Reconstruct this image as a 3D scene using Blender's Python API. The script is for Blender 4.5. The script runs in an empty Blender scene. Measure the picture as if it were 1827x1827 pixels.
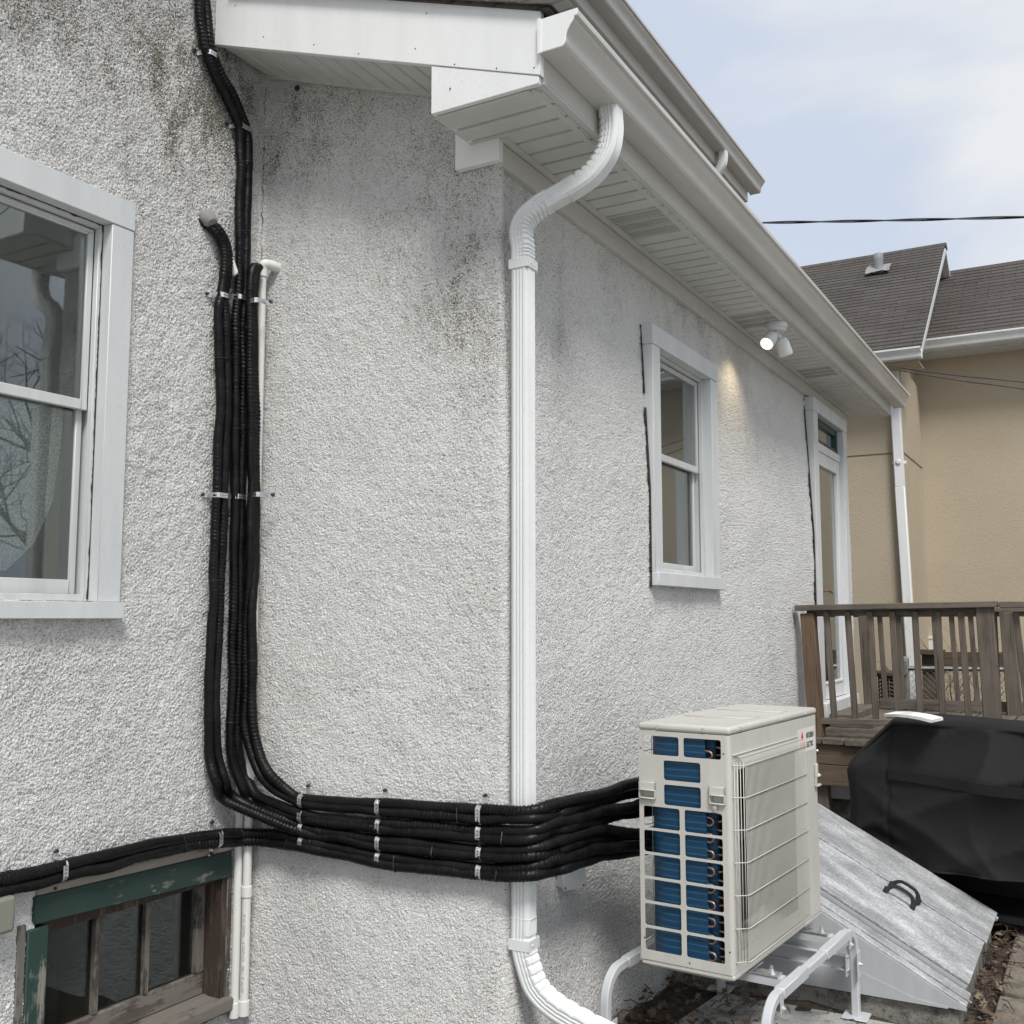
import bpy, bmesh, math, random
import numpy as np
from mathutils import Vector, Matrix, geometry
rnd = random.Random(7)
R = math.radians
C = bpy.context.scene.collection
S = bpy.context.scene

# ------------------------------------------------------------------ camera, sky, sun, exposure
# The camera stands at the origin, 1.6 m above the ground; +Y runs along the side wall of the house.
PITCH, YAW, FOC = 5.861, 29.607, 1846.0
cam = bpy.data.cameras.new('camera')
cam.sensor_width = 36.0
cam.lens = 36.0 * FOC / 1827.0
cam.clip_start, cam.clip_end = 0.05, 3000
camo = bpy.data.objects.new('camera', cam)
camo.rotation_euler = (R(90 + PITCH), 0, R(YAW))
C.objects.link(camo)
S.camera = camo

SUN_EL, SUN_AZ = 54.0, 139.0          # elevation; azimuth clockwise from +Y
w = bpy.data.worlds.new('World'); S.world = w; w.use_nodes = True
nt = w.node_tree; nt.nodes.clear()
sky = nt.nodes.new('ShaderNodeTexSky'); sky.sky_type = 'NISHITA'; sky.sun_disc = False
sky.sun_elevation = R(SUN_EL); sky.sun_rotation = R(SUN_AZ)
tc = nt.nodes.new('ShaderNodeTexCoord')
mp = nt.nodes.new('ShaderNodeMapping'); mp.inputs['Scale'].default_value = (1.0, 1.0, 2.2)
mp.inputs['Location'].default_value = (0.35, 0.1, 0.3)
nz = nt.nodes.new('ShaderNodeTexNoise'); nz.inputs['Scale'].default_value = 2.6
nz.inputs['Detail'].default_value = 6; nz.inputs['Roughness'].default_value = 0.48
nz.inputs['Distortion'].default_value = 0.3
rp = nt.nodes.new('ShaderNodeValToRGB')
rp.color_ramp.elements[0].position = 0.41; rp.color_ramp.elements[1].position = 0.58
rp.color_ramp.elements[0].color = (5.4, 6.0, 7.1, 1); rp.color_ramp.elements[1].color = (7.3, 7.4, 7.6, 1)
mx = nt.nodes.new('ShaderNodeMix'); mx.data_type = 'RGBA'; mx.inputs[0].default_value = 0.93
bg = nt.nodes.new('ShaderNodeBackground'); bg.inputs['Strength'].default_value = 0.055
wo = nt.nodes.new('ShaderNodeOutputWorld')
L = nt.links.new
L(tc.outputs['Generated'], mp.inputs['Vector']); L(mp.outputs[0], nz.inputs['Vector'])
L(nz.outputs['Fac'], rp.inputs['Fac']); L(sky.outputs[0], mx.inputs['A']); L(rp.outputs[0], mx.inputs['B'])
L(mx.outputs['Result'], bg.inputs['Color']); L(bg.outputs[0], wo.inputs['Surface'])

sl = bpy.data.lights.new('sun', 'SUN'); sl.energy = 1.5; sl.angle = R(17); sl.color = (1.0, 0.975, 0.93)
so = bpy.data.objects.new('sun', sl); C.objects.link(so)
sd = Vector((math.sin(R(SUN_AZ)) * math.cos(R(SUN_EL)), math.cos(R(SUN_AZ)) * math.cos(R(SUN_EL)), math.sin(R(SUN_EL))))
so.rotation_euler = sd.to_track_quat('Z', 'Y').to_euler()
S.view_settings.view_transform = 'Standard'; S.view_settings.look = 'None'
S.view_settings.gamma = 1; S.view_settings.use_curve_mapping = False
S.view_settings.exposure = 1.12

# ------------------------------------------------------------------ measuring: a sight line through the photo cut by a real plane
_p, _y = R(PITCH), R(YAW)
FW = Vector((-math.sin(_y) * math.cos(_p), math.cos(_y) * math.cos(_p), math.sin(_p)))
RT = Vector((math.cos(_y), math.sin(_y), 0)); UP = RT.cross(FW)
def ray(x, y): return FW * FOC + RT * (x - 913.5) + UP * (913.5 - y)
def onX(x, y, X): d = ray(x, y); return d * (X / d.x)
def onY(x, y, Y): d = ray(x, y); return d * (Y / d.y)
def onZ(x, y, Z): d = ray(x, y); return d * (Z / d.z)

G = -1.6                                    # ground
XL, XR, YC, YE = -2.988, -1.8, 3.134, 8.92  # left wall plane, side wall plane, end wall plane, far end

# ------------------------------------------------------------------ materials
def nodemat(name):
    m = bpy.data.materials.new(name); m.use_nodes = True
    t = m.node_tree; b = t.nodes['Principled BSDF']
    return m, t, b
def N(t, typ, **kw):
    n = t.nodes.new(typ)
    for k, v in kw.items():
        if k in n.inputs: n.inputs[k].default_value = v
        else: setattr(n, k, v)
    return n
def coords(t, scale=(1, 1, 1), world=True, rot=(0, 0, 0), rand=False):
    if world: src = N(t, 'ShaderNodeNewGeometry').outputs['Position']
    else: src = N(t, 'ShaderNodeTexCoord').outputs['Object']
    m = N(t, 'ShaderNodeMapping'); m.inputs['Scale'].default_value = scale; m.inputs['Rotation'].default_value = rot
    t.links.new(src, m.inputs['Vector'])
    if rand:
        oi = N(t, 'ShaderNodeObjectInfo'); k = N(t, 'ShaderNodeVectorMath', operation='SCALE'); k.inputs[0].default_value = (37, 53, 71)
        t.links.new(oi.outputs['Random'], k.inputs['Scale'])
        a = N(t, 'ShaderNodeVectorMath', operation='ADD'); t.links.new(m.outputs[0], a.inputs[0]); t.links.new(k.outputs[0], a.inputs[1])
        return a.outputs[0]
    return m.outputs[0]
def noise(t, vec, scale, detail=3, rough=0.5, dist=0.0):
    n = N(t, 'ShaderNodeTexNoise', Scale=scale, Detail=detail, Roughness=rough, Distortion=dist)
    t.links.new(vec, n.inputs['Vector']); return n.outputs['Fac']
def ramp(t, fac, stops):
    r = N(t, 'ShaderNodeValToRGB'); e = r.color_ramp.elements
    while len(e) < len(stops): e.new(0.5)
    for i, (p, c) in enumerate(stops):
        e[i].position = p
        e[i].color = (c, c, c, 1) if isinstance(c, (int, float)) else (*c, 1)
    t.links.new(fac, r.inputs['Fac']); return r.outputs['Color']
def mix(t, fac, a, b, mode='MIX'):
    m = N(t, 'ShaderNodeMix', data_type='RGBA', blend_type=mode)
    for k, v in ((0, fac), ('A', a), ('B', b)):
        i = m.inputs[k]
        if hasattr(v, 'links'): t.links.new(v, i)
        elif isinstance(v, (int, float)): i.default_value = v if k == 0 else (v, v, v, 1)
        else: i.default_value = (*v, 1)
    return m.outputs['Result']
def mth(t, op, a, b=0.0):
    m = N(t, 'ShaderNodeMath', operation=op)
    for i, v in enumerate((a, b)):
        if hasattr(v, 'links'): t.links.new(v, m.inputs[i])
        else: m.inputs[i].default_value = v
    return m.outputs[0]
def bump(t, b, h, strength=0.3, dist=0.002):
    n = N(t, 'ShaderNodeBump', Strength=strength, Distance=dist)
    t.links.new(h, n.inputs['Height']); t.links.new(n.outputs[0], b.inputs['Normal'])
def setc(t, b, col):
    if hasattr(col, 'links'): t.links.new(col, b.inputs['Base Color'])
    else: b.inputs['Base Color'].default_value = (*col, 1)

def painted(name, col, rough=0.45, dirt=0.12, scale=9, streak=(1, 1, 0.15), spec=0.5, bmp=0.05, metal=0, fine=0.0):
    """paint or plastic: slightly uneven colour, faint dirt streaks, uneven gloss"""
    m, t, b = nodemat(name)
    v = coords(t, streak); n1 = noise(t, v, scale, 5, 0.6)
    n2 = noise(t, coords(t), 140, 2)
    c = mix(t, ramp(t, n1, [(0.35, 0.0), (0.8, 1.0)]), col, tuple(x * (1 - dirt * 2.2) for x in col))
    if fine: c = mix(t, ramp(t, n2, [(0.62, 0.0), (0.7, fine)]), c, tuple(x * 0.35 for x in col))
    setc(t, b, c)
    t.links.new(ramp(t, n1, [(0.2, rough - 0.08), (0.8, min(1, rough + 0.15))]), b.inputs['Roughness'])
    b.inputs['Metallic'].default_value = metal
    b.inputs['Specular IOR Level'].default_value = spec
    if bmp: bump(t, b, n2, bmp, 0.0015)
    return m

def wood(name, axis, c1, c2, dark=(0.03, 0.025, 0.02), fade=None, scale=1.0):
    """weathered timber, grain along axis"""
    m, t, b = nodemat(name)
    s = [26 * scale] * 3; s[axis] = 1.1 * scale
    v = coords(t, tuple(s), rand=True)
    g = noise(t, v, 1.0, 6, 0.65, 0.8); g2 = noise(t, v, 3.2, 3, 0.6)
    big = noise(t, coords(t, rand=True), 3.0, 3)
    c = mix(t, ramp(t, g, [(0.3, 0.0), (0.68, 1.0)]), c2, c1)
    c = mix(t, ramp(t, g2, [(0.3, 1.0), (0.43, 0.0)]), c, dark)
    c = mix(t, ramp(t, big, [(0.4, 0.0), (0.75, 0.6)]), c, fade or tuple(x * 1.25 for x in c1))
    setc(t, b, c); b.inputs['Roughness'].default_value = 0.82; b.inputs['Specular IOR Level'].default_value = 0.25
    bump(t, b, g2, 0.6, 0.003)
    return m

def peeling(name, axis, paint, bare, amount=0.5):
    m, t, b = nodemat(name)
    s = [18] * 3; s[axis] = 2.2
    v = coords(t, tuple(s)); g = noise(t, v, 1.6, 6, 0.7, 0.6); p = noise(t, coords(t), 7.0, 6, 0.65)
    mask = ramp(t, mth(t, 'ADD', mth(t, 'MULTIPLY', g, 0.6), mth(t, 'MULTIPLY', p, 0.6)), [(amount, 0.0), (amount + 0.05, 1.0)])
    pc = mix(t, g, paint, tuple(x * 0.55 for x in paint)); bc = mix(t, ramp(t, g, [(0.3, 0), (0.7, 1)]), tuple(x * 0.35 for x in bare), bare)
    setc(t, b, mix(t, mask, pc, bc)); b.inputs['Roughness'].default_value = 0.75
    bump(t, b, mth(t, 'ADD', g, mth(t, 'MULTIPLY', mask, -0.6)), 0.55, 0.003)
    return m

def mat_stucco():
    m, t, b = nodemat('white_roughcast')
    P = coords(t)
    tone = noise(t, P, 1.7, 4, 0.6)
    grit = noise(t, P, 190, 3, 0.6, 0.3)              # dash grains, 5 to 8 mm
    grit2 = noise(t, coords(t, (0.93, 0.93, 1.12)), 105, 3, 0.65, 0.8)
    c = mix(t, ramp(t, tone, [(0.3, 0), (0.7, 1)]), (0.89, 0.885, 0.865), (0.84, 0.832, 0.805))
    patch = noise(t, coords(t, (1, 1, 0.8)), 1.9, 4, 0.6)
    damp = mth(t, 'MULTIPLY', patch, 0.30)
    # algae grows where run-off keeps the render damp: round the corner top, beside the window, low on the wall
    warp = noise(t, coords(t, (1, 1, 0.62)), 7.5, 7, 0.78)
    for (px, py, pz, rad, amt) in STAINS:
        d = N(t, 'ShaderNodeVectorMath', operation='DISTANCE'); d.inputs[1].default_value = (px, py, pz); t.links.new(P, d.inputs[0])
        dd = mth(t, 'ADD', d.outputs['Value'], mth(t, 'MULTIPLY', mth(t, 'SUBTRACT', warp, 0.5), rad * 2.3))
        f = N(t, 'ShaderNodeMapRange', interpolation_type='SMOOTHSTEP'); f.inputs[1].default_value = rad * 0.05; f.inputs[2].default_value = rad * 1.5
        f.inputs[3].default_value = amt * 0.66; f.inputs[4].default_value = 0.0; t.links.new(dd, f.inputs[0])
        damp = mth(t, 'SUBTRACT', damp, f.outputs[0])
    # old dirt on single grains, with the shade of pits painted in as specks
    thr = mth(t, 'ADD', mth(t, 'ADD', damp, mth(t, 'MULTIPLY', grit, 0.55)), mth(t, 'MULTIPLY', grit2, 0.35))
    c = mix(t, ramp(t, thr, [(0.47, 0.28), (0.55, 0.0)]), c, (0.40, 0.38, 0.335))
    c = mix(t, ramp(t, thr, [(0.415, 0.95), (0.455, 0.0)]), c, (0.10, 0.09, 0.07))
    pit_dots = noise(t, P, 185, 1, 0.5)
    c = mix(t, ramp(t, mth(t, 'ADD', pit_dots, mth(t, 'MULTIPLY', damp, 0.35)), [(0.325, 0.9), (0.405, 0.0)]), c, (0.12, 0.117, 0.108))
    film = ramp(t, mth(t, 'ADD', damp, mth(t, 'MULTIPLY', noise(t, P, 14, 6, 0.75), 0.5)), [(0.08, 0.42), (0.34, 0.0)])
    c = mix(t, film, c, (0.52, 0.475, 0.39))
    rs = ramp(t, noise(t, P, 5.5, 5, 0.7), [(0.68, 0.0), (0.78, 0.35)])
    c = mix(t, rs, c, (0.46, 0.38, 0.26))
    setc(t, b, c); b.inputs['Roughness'].default_value = 0.88; b.inputs['Specular IOR Level'].default_value = 0.25
    bump(t, b, mth(t, 'ADD', grit, mth(t, 'MULTIPLY', grit2, 1.3)), 1.0, 0.0085)
    return m

def mat_tape():
    m, t, b = nodemat('black_pipe_wrap')
    P = coords(t); n1 = noise(t, P, 16, 4, 0.6); n2 = noise(t, P, 220, 2)
    setc(t, b, mix(t, ramp(t, n1, [(0.35, 0), (0.8, 1)]), (0.003, 0.0031, 0.0033), (0.008, 0.0082, 0.0085)))
    t.links.new(ramp(t, n1, [(0.3, 0.3), (0.75, 0.55)]), b.inputs['Roughness'])
    b.inputs['Specular IOR Level'].default_value = 0.24
    bump(t, b, mth(t, 'ADD', n2, mth(t, 'MULTIPLY', noise(t, P, 60, 3), 1.5)), 0.35, 0.003)
    return m

def mat_glass(name, tint=(0.9, 0.93, 0.92), refl=0.16, dust=0.0, k=1.15):
    m, t, b = nodemat(name); t.nodes.remove(b)
    out = [n for n in t.nodes if n.type == 'OUTPUT_MATERIAL'][0]
    tr = N(t, 'ShaderNodeBsdfTransparent'); tr.inputs[0].default_value = (*tint, 1)
    gl = N(t, 'ShaderNodeBsdfGlossy'); gl.inputs['Roughness'].default_value = 0.012; gl.inputs['Color'].default_value = (0.93, 0.96, 0.97, 1)
    fr = N(t, 'ShaderNodeFresnel', IOR=1.5)
    f = mth(t, 'ADD', mth(t, 'MULTIPLY', fr.outputs[0], k), refl * 0.35)
    ms = N(t, 'ShaderNodeMixShader'); t.links.new(mth(t, 'MINIMUM', f, 0.95), ms.inputs[0])
    wav = N(t, 'ShaderNodeBump', Strength=0.03, Distance=0.02); t.links.new(noise(t, coords(t), 2.2, 2), wav.inputs['Height']); t.links.new(wav.outputs[0], gl.inputs['Normal'])
    t.links.new(tr.outputs[0], ms.inputs[1]); t.links.new(gl.outputs[0], ms.inputs[2])
    last = ms.outputs[0]
    if dust:
        df = N(t, 'ShaderNodeBsdfDiffuse'); df.inputs[0].default_value = (0.34, 0.34, 0.31, 1)
        m2 = N(t, 'ShaderNodeMixShader')
        t.links.new(ramp(t, noise(t, coords(t), 6, 6, 0.7), [(0.3, dust * 0.3), (0.75, dust)]), m2.inputs[0])
        t.links.new(last, m2.inputs[1]); t.links.new(df.outputs[0], m2.inputs[2]); last = m2.outputs[0]
    t.links.new(last, out.inputs['Surface'])
    return m

def mat_lace():
    m, t, b = nodemat('lace_curtain'); out = [n for n in t.nodes if n.type == 'OUTPUT_MATERIAL'][0]
    b.inputs['Base Color'].default_value = (0.62, 0.64, 0.60, 1); b.inputs['Roughness'].default_value = 0.9
    v = N(t, 'ShaderNodeTexVoronoi', Scale=95.0, feature='DISTANCE_TO_EDGE'); t.links.new(coords(t), v.inputs['Vector'])
    a = ramp(t, mth(t, 'ADD', v.outputs[0], mth(t, 'MULTIPLY', noise(t, coords(t), 60, 3, 0.6, 1.5), 0.35)), [(0.2, 0.95), (0.34, 0.5)])
    tr = N(t, 'ShaderNodeBsdfTransparent'); ms = N(t, 'ShaderNodeMixShader')
    t.links.new(a, ms.inputs[0]); t.links.new(tr.outputs[0], ms.inputs[1]); t.links.new(b.outputs[0], ms.inputs[2]); t.links.new(ms.outputs[0], out.inputs['Surface'])
    return m

def mat_ground():
    m, t, b = nodemat('soil')
    P = coords(t); n1 = noise(t, P, 2.2, 6, 0.65); n2 = noise(t, P, 30, 5, 0.7)
    c = mix(t, ramp(t, n2, [(0.35, 0), (0.7, 1)]), (0.028, 0.021, 0.016), (0.085, 0.066, 0.048))
    c = mix(t, ramp(t, n1, [(0.45, 0), (0.7, 0.6)]), c, (0.12, 0.10, 0.075))
    setc(t, b, c); b.inputs['Roughness'].default_value = 0.95; bump(t, b, n2, 0.9, 0.02)
    return m

def mat_concrete(name, c1, c2, moss=0.0):
    m, t, b = nodemat(name)
    P = coords(t); n1 = noise(t, P, 6, 6, 0.7); n2 = noise(t, P, 90, 4, 0.65)
    c = mix(t, ramp(t, n1, [(0.3, 0), (0.7, 1)]), c1, c2)
    c = mix(t, ramp(t, n2, [(0.32, 0.7), (0.46, 0)]), c, tuple(x * 0.35 for x in c1))
    if moss: c = mix(t, ramp(t, noise(t, P, 11, 6, 0.75), [(0.48, 0), (0.62, moss)]), c, (0.03, 0.028, 0.02))
    setc(t, b, c); b.inputs['Roughness'].default_value = 0.9; bump(t, b, mth(t, 'ADD', n2, mth(t, 'MULTIPLY', n1, 2)), 0.7, 0.006)
    return m

def mat_bulkhead():
    """white paint chalked and worn to grey steel along the slope"""
    m, t, b = nodemat('worn_white_steel')
    v = coords(t, (5, 60, 5), rot=(0, R(-27), 0)); g = noise(t, v, 1.7, 7, 0.75, 0.4); sp = noise(t, coords(t), 75, 4, 0.75); big = noise(t, coords(t, (1.6, 3, 1.6)), 2.2, 4)
    k = mth(t, 'ADD', mth(t, 'ADD', mth(t, 'MULTIPLY', g, 0.55), mth(t, 'MULTIPLY', sp, 0.52)), mth(t, 'MULTIPLY', big, 0.48))
    c = ramp(t, k, [(0.62, (0.18, 0.18, 0.182)), (0.78, (0.32, 0.325, 0.33)), (0.93, (0.60, 0.61, 0.62))])
    c = mix(t, ramp(t, noise(t, coords(t), 18, 5, 0.7), [(0.66, 0), (0.72, 0.5)]), c, (0.70, 0.69, 0.62))
    setc(t, b, c); b.inputs['Roughness'].default_value = 0.62; b.inputs['Specular IOR Level'].default_value = 0.35
    bump(t, b, sp, 0.25, 0.002)
    return m

def mat_fabric():
    m, t, b = nodemat('black_cover_cloth')
    P = coords(t); n1 = noise(t, P, 5, 4); wv = noise(t, coords(t, (1, 1, 1)), 420, 2)
    setc(t, b, mix(t, n1, (0.007, 0.0073, 0.008), (0.014, 0.0143, 0.015))); b.inputs['Roughness'].default_value = 0.72
    b.inputs['Specular IOR Level'].default_value = 0.3
    bump(t, b, mth(t, 'ADD', wv, mth(t, 'MULTIPLY', noise(t, P, 22, 4), 2.0)), 0.35, 0.004)
    return m

def mat_tan():
    m, t, b = nodemat('tan_render')
    P = coords(t); n1 = noise(t, P, 0.8, 5, 0.6); n2 = noise(t, P, 38, 4, 0.65, 0.4)
    c = mix(t, ramp(t, n1, [(0.3, 0), (0.7, 1)]), (0.49, 0.42, 0.315), (0.43, 0.365, 0.27))
    c = mix(t, ramp(t, n2, [(0.3, 0.3), (0.5, 0)]), c, (0.37, 0.30, 0.21))
    setc(t, b, c); b.inputs['Roughness'].default_value = 0.92; bump(t, b, n2, 0.5, 0.008)
    return m

def mat_shingle():
    m, t, b = nodemat('asphalt_shingle')
    P = coords(t, rand=False); n1 = noise(t, P, 1.1, 4); n2 = noise(t, coords(t, (1, 1, 1)), 60, 3, 0.7)
    br = N(t, 'ShaderNodeTexBrick', Scale=1.0); br.offset = 0.5
    br.inputs['Color1'].default_value = (0.075, 0.066, 0.06, 1); br.inputs['Color2'].default_value = (0.105, 0.094, 0.086, 1); br.inputs['Mortar'].default_value = (0.03, 0.026, 0.023, 1)
    br.inputs['Brick Width'].default_value = 0.3; br.inputs['Row Height'].default_value = 0.064; br.inputs['Mortar Size'].default_value = 0.004
    sw = coords(t); sp = N(t, 'ShaderNodeSeparateXYZ'); t.links.new(sw, sp.inputs[0]); cb = N(t, 'ShaderNodeCombineXYZ')
    t.links.new(sp.outputs[0], cb.inputs[0]); t.links.new(sp.outputs[2], cb.inputs[1]); t.links.new(cb.outputs[0], br.inputs['Vector'])
    c = mix(t, ramp(t, n1, [(0.3, 0), (0.7, 0.5)]), br.outputs['Color'], (0.12, 0.108, 0.1))
    c = mix(t, ramp(t, n2, [(0.35, 0.5), (0.55, 0)]), c, (0.03, 0.025, 0.022))
    setc(t, b, c); b.inputs['Roughness'].default_value = 0.95; b.inputs['Specular IOR Level'].default_value = 0.2; bump(t, b, n2, 0.5, 0.004)
    return m

def mat_metal(name, col, rough, spangle=0.0):
    m, t, b = nodemat(name)
    n1 = noise(t, coords(t), 45, 4, 0.6)
    setc(t, b, mix(t, n1, tuple(x * 0.7 for x in col), col)); b.inputs['Metallic'].default_value = 1.0
    t.links.new(ramp(t, n1, [(0.3, rough - 0.1), (0.7, rough + 0.12)]), b.inputs['Roughness'])
    return m

def mat_fins():
    """blue coated coil: fine vertical fins, faint horizontal tube lines"""
    m, t, b = nodemat('blue_coil_fins')
    P = coords(t); sp = N(t, 'ShaderNodeSeparateXYZ'); t.links.new(P, sp.inputs[0])
    w1 = N(t, 'ShaderNodeTexWave', Scale=14.7, wave_type='BANDS', bands_direction='Z'); t.links.new(P, w1.inputs['Vector'])
    w1.inputs['Distortion'].default_value = 0.4
    fi = N(t, 'ShaderNodeTexWave', Scale=180.0, wave_type='BANDS', bands_direction='X'); t.links.new(P, fi.inputs['Vector'])
    n = noise(t, coords(t, (1, 1, 4)), 8, 3)
    c = mix(t, ramp(t, w1.outputs['Fac'], [(0.82, 0.0), (0.98, 0.6)]), (0.003, 0.044, 0.105), (0.03, 0.15, 0.25))
    c = mix(t, ramp(t, n, [(0.4, 0), (0.8, 0.5)]), c, (0.004, 0.06, 0.13))
    setc(t, b, c); b.inputs['Roughness'].default_value = 0.4; bump(t, b, fi.outputs['Fac'], 0.5, 0.002)
    return m

# damp patches on the render: centre, radius, strength
STAINS = [(-2.75, 3.13, 2.10, 0.42, 0.10), (-2.35, 3.13, 1.85, 0.45, 0.10), (-1.98, 3.13, 1.60, 0.40, 0.09), (-1.86, 3.13, 1.12, 0.30, 0.08),
          (-2.2, 3.13, 1.25, 0.3, 0.06), (-2.99, 2.2, 2.25, 0.6, 0.15), (-2.99, 2.6, 2.05, 0.5, 0.10), (-2.99, 2.75, 1.5, 0.45, 0.07), (-2.99, 2.95, 2.0, 0.3, 0.10), (-1.84, 3.13, 0.2, 0.22, 0.06), (-1.9, 3.13, -1.45, 0.5, 0.07),
          (-1.8, 3.6, 1.62, 0.5, 0.09), (-1.8, 4.6, 1.66, 0.6, 0.09), (-1.8, 5.6, 1.66, 0.7, 0.10), (-1.8, 6.6, 1.6, 0.7, 0.09), (-1.8, 3.5, 1.0, 0.55, 0.06),
          (-1.8, 6.9, -0.1, 0.7, 0.06), (-1.8, 5.4, 0.5, 0.9, 0.03), (-1.8, 4.2, -1.5, 0.5, 0.09), (-2.99, 2.25, -0.1, 0.25, 0.07)]

M = {}
M['stucco'] = mat_stucco()
M['alu'] = painted('white_aluminium', (0.84, 0.85, 0.84), 0.36, 0.05, fine=0.25)
M['gutter'] = painted('white_gutter_enamel', (0.60, 0.59, 0.555), 0.38, 0.10, 7, (1, 0.2, 1), fine=0.2)
M['soffit'] = painted('white_vinyl_soffit', (0.60, 0.60, 0.57), 0.5, 0.06)
M['spout'] = painted('white_downspout_enamel', (0.74, 0.755, 0.75), 0.3, 0.06, fine=0.2, spec=0.55)
M['trim'] = painted('pale_trim_paint', (0.63, 0.65, 0.65), 0.5, 0.07, fine=0.2)
M['vinyl'] = painted('white_vinyl_sash', (0.62, 0.63, 0.62), 0.4, 0.1)
M['doorwhite'] = painted('white_door_paint', (0.72, 0.73, 0.73), 0.4, 0.06)
M['hole'] = painted('dark_hole', (0.012, 0.012, 0.012), 0.9, 0.0)
M['caulk'] = painted('black_old_caulk', (0.03, 0.028, 0.025), 0.85, 0.1)
M['glass'] = mat_glass('window_glass', refl=0.10, dust=0.07)
M['glass2'] = mat_glass('side_window_glass', refl=0.30, dust=0.05)
M['oldglass'] = mat_glass('dusty_old_glass', (0.5, 0.53, 0.52), 0.0, 0.014, 0.5)
M['lace'] = mat_lace()
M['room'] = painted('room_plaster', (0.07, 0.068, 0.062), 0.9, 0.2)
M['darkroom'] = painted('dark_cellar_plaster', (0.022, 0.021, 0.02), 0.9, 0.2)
M['sheer'] = painted('sheer_curtain_cloth', (0.33, 0.30, 0.25), 0.9, 0.1, 14, (1, 1, 0.05))
M['olive'] = peeling('olive_inner_jamb', 2, (0.10, 0.12, 0.05), (0.3, 0.3, 0.2), 0.72)
M['green'] = peeling('green_peeling_paint', 1, (0.02, 0.05, 0.041), (0.17, 0.165, 0.15), 0.665)
M['greenv'] = peeling('green_peeling_paint_upright', 2, (0.02, 0.056, 0.045), (0.24, 0.23, 0.20), 0.665)
M['greydry'] = peeling('bare_grey_timber', 1, (0.21, 0.19, 0.165), (0.12, 0.10, 0.085), 0.62)
M['greydryv'] = peeling('bare_grey_timber_upright', 2, (0.20, 0.18, 0.155), (0.09, 0.075, 0.06), 0.60)
M['brownv'] = peeling('brown_reveal_timber', 2, (0.055, 0.036, 0.028), (0.13, 0.095, 0.07), 0.62)
M['palewood'] = peeling('pale_weathered_board', 1, (0.36, 0.32, 0.28), (0.2, 0.17, 0.14), 0.66)
M['dgreen'] = painted('dark_green_paint', (0.012, 0.05, 0.042), 0.4, 0.1)
M['tape'] = mat_tape()
M['galv'] = mat_metal('galvanised_strap', (0.86, 0.87, 0.88), 0.38)
M['screw'] = mat_metal('dark_screw', (0.10, 0.10, 0.105), 0.45)
M['pvc'] = painted('white_pvc', (0.72, 0.715, 0.685), 0.32, 0.04)
M['print'] = painted('grey_print', (0.10, 0.10, 0.11), 0.6, 0)
M['dull'] = painted('dull_zinc', (0.27, 0.275, 0.28), 0.6, 0.2, 14)
M['putty'] = painted('grey_duct_putty', (0.26, 0.255, 0.25), 0.75, 0.1, bmp=0.3)
M['boxgrey'] = painted('grey_junction_box', (0.62, 0.64, 0.65), 0.4, 0.05)
M['beigebox'] = painted('beige_plastic_cover', (0.24, 0.24, 0.195), 0.35, 0.1)
M['beige'] = painted('ivory_cabinet_paint', (0.555, 0.54, 0.49), 0.38, 0.07, bmp=0.12)
M['beigewire'] = painted('ivory_wire_coating', (0.56, 0.545, 0.495), 0.4, 0.02, bmp=0)
M['fins'] = mat_fins()
M['copper'] = mat_metal('copper_tube', (0.50, 0.29, 0.21), 0.42)
M['innerdark'] = painted('dark_unit_interior', (0.02, 0.021, 0.023), 0.6, 0.1)
M['logo_red'] = painted('red_print', (0.60, 0.018, 0.03), 0.4, 0)
M['logo_black'] = painted('black_print', (0.02, 0.02, 0.022), 0.5, 0)
M['sticker'] = painted('pale_sticker', (0.72, 0.70, 0.65), 0.3, 0)
M['standwhite'] = painted('silver_white_powder_coat', (0.54, 0.555, 0.57), 0.36, 0.04, spec=0.5)
M['bulk'] = mat_bulkhead()
M['bulkside'] = painted('white_steel_side', (0.48, 0.495, 0.505), 0.45, 0.10, fine=0.2)
M['blackplastic'] = painted('black_handle_plastic', (0.016, 0.017, 0.019), 0.42, 0.1)
M['concrete'] = mat_concrete('old_concrete', (0.20, 0.19, 0.17), (0.30, 0.285, 0.255), 0.75)
M['pad'] = mat_concrete('pale_concrete_pad', (0.34, 0.34, 0.32), (0.42, 0.42, 0.40), 0.6)
M['path'] = mat_concrete('pebble_path', (0.15, 0.125, 0.10), (0.24, 0.205, 0.165), 0.5)
M['soil'] = mat_ground()
M['leaf'] = painted('dry_leaf', (0.13, 0.085, 0.055), 0.8, 0.3, 20)
M['leaf2'] = painted('pale_dry_leaf', (0.24, 0.18, 0.125), 0.8, 0.3, 20)
M['cloth'] = mat_fabric()
M['velcro'] = painted('black_velcro', (0.006, 0.006, 0.007), 0.95, 0.2)
M['paper'] = painted('white_paper', (0.80, 0.80, 0.79), 0.7, 0.02, bmp=0)
M['woodx'] = wood('grey_deck_timber_across', 0, (0.165, 0.142, 0.118), (0.085, 0.071, 0.058))
M['woody'] = wood('grey_deck_timber_along', 1, (0.15, 0.128, 0.105), (0.08, 0.066, 0.053))
M['woodz'] = wood('grey_deck_timber_upright', 2, (0.15, 0.127, 0.104), (0.075, 0.061, 0.049))
M['woodwarm'] = wood('brown_deck_timber_upright', 2, (0.155, 0.105, 0.07), (0.08, 0.052, 0.034))
M['rimwood'] = wood('brown_rim_timber', 0, (0.12, 0.09, 0.065), (0.06, 0.045, 0.033), scale=0.8)
M['tan'] = mat_tan()
M['shingle'] = mat_shingle()
M['wire'] = painted('black_cable_sheath', (0.012, 0.012, 0.013), 0.5, 0, bmp=0)
M['fence'] = mat_metal('fence_galvanised', (0.40, 0.41, 0.41), 0.5)
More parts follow.
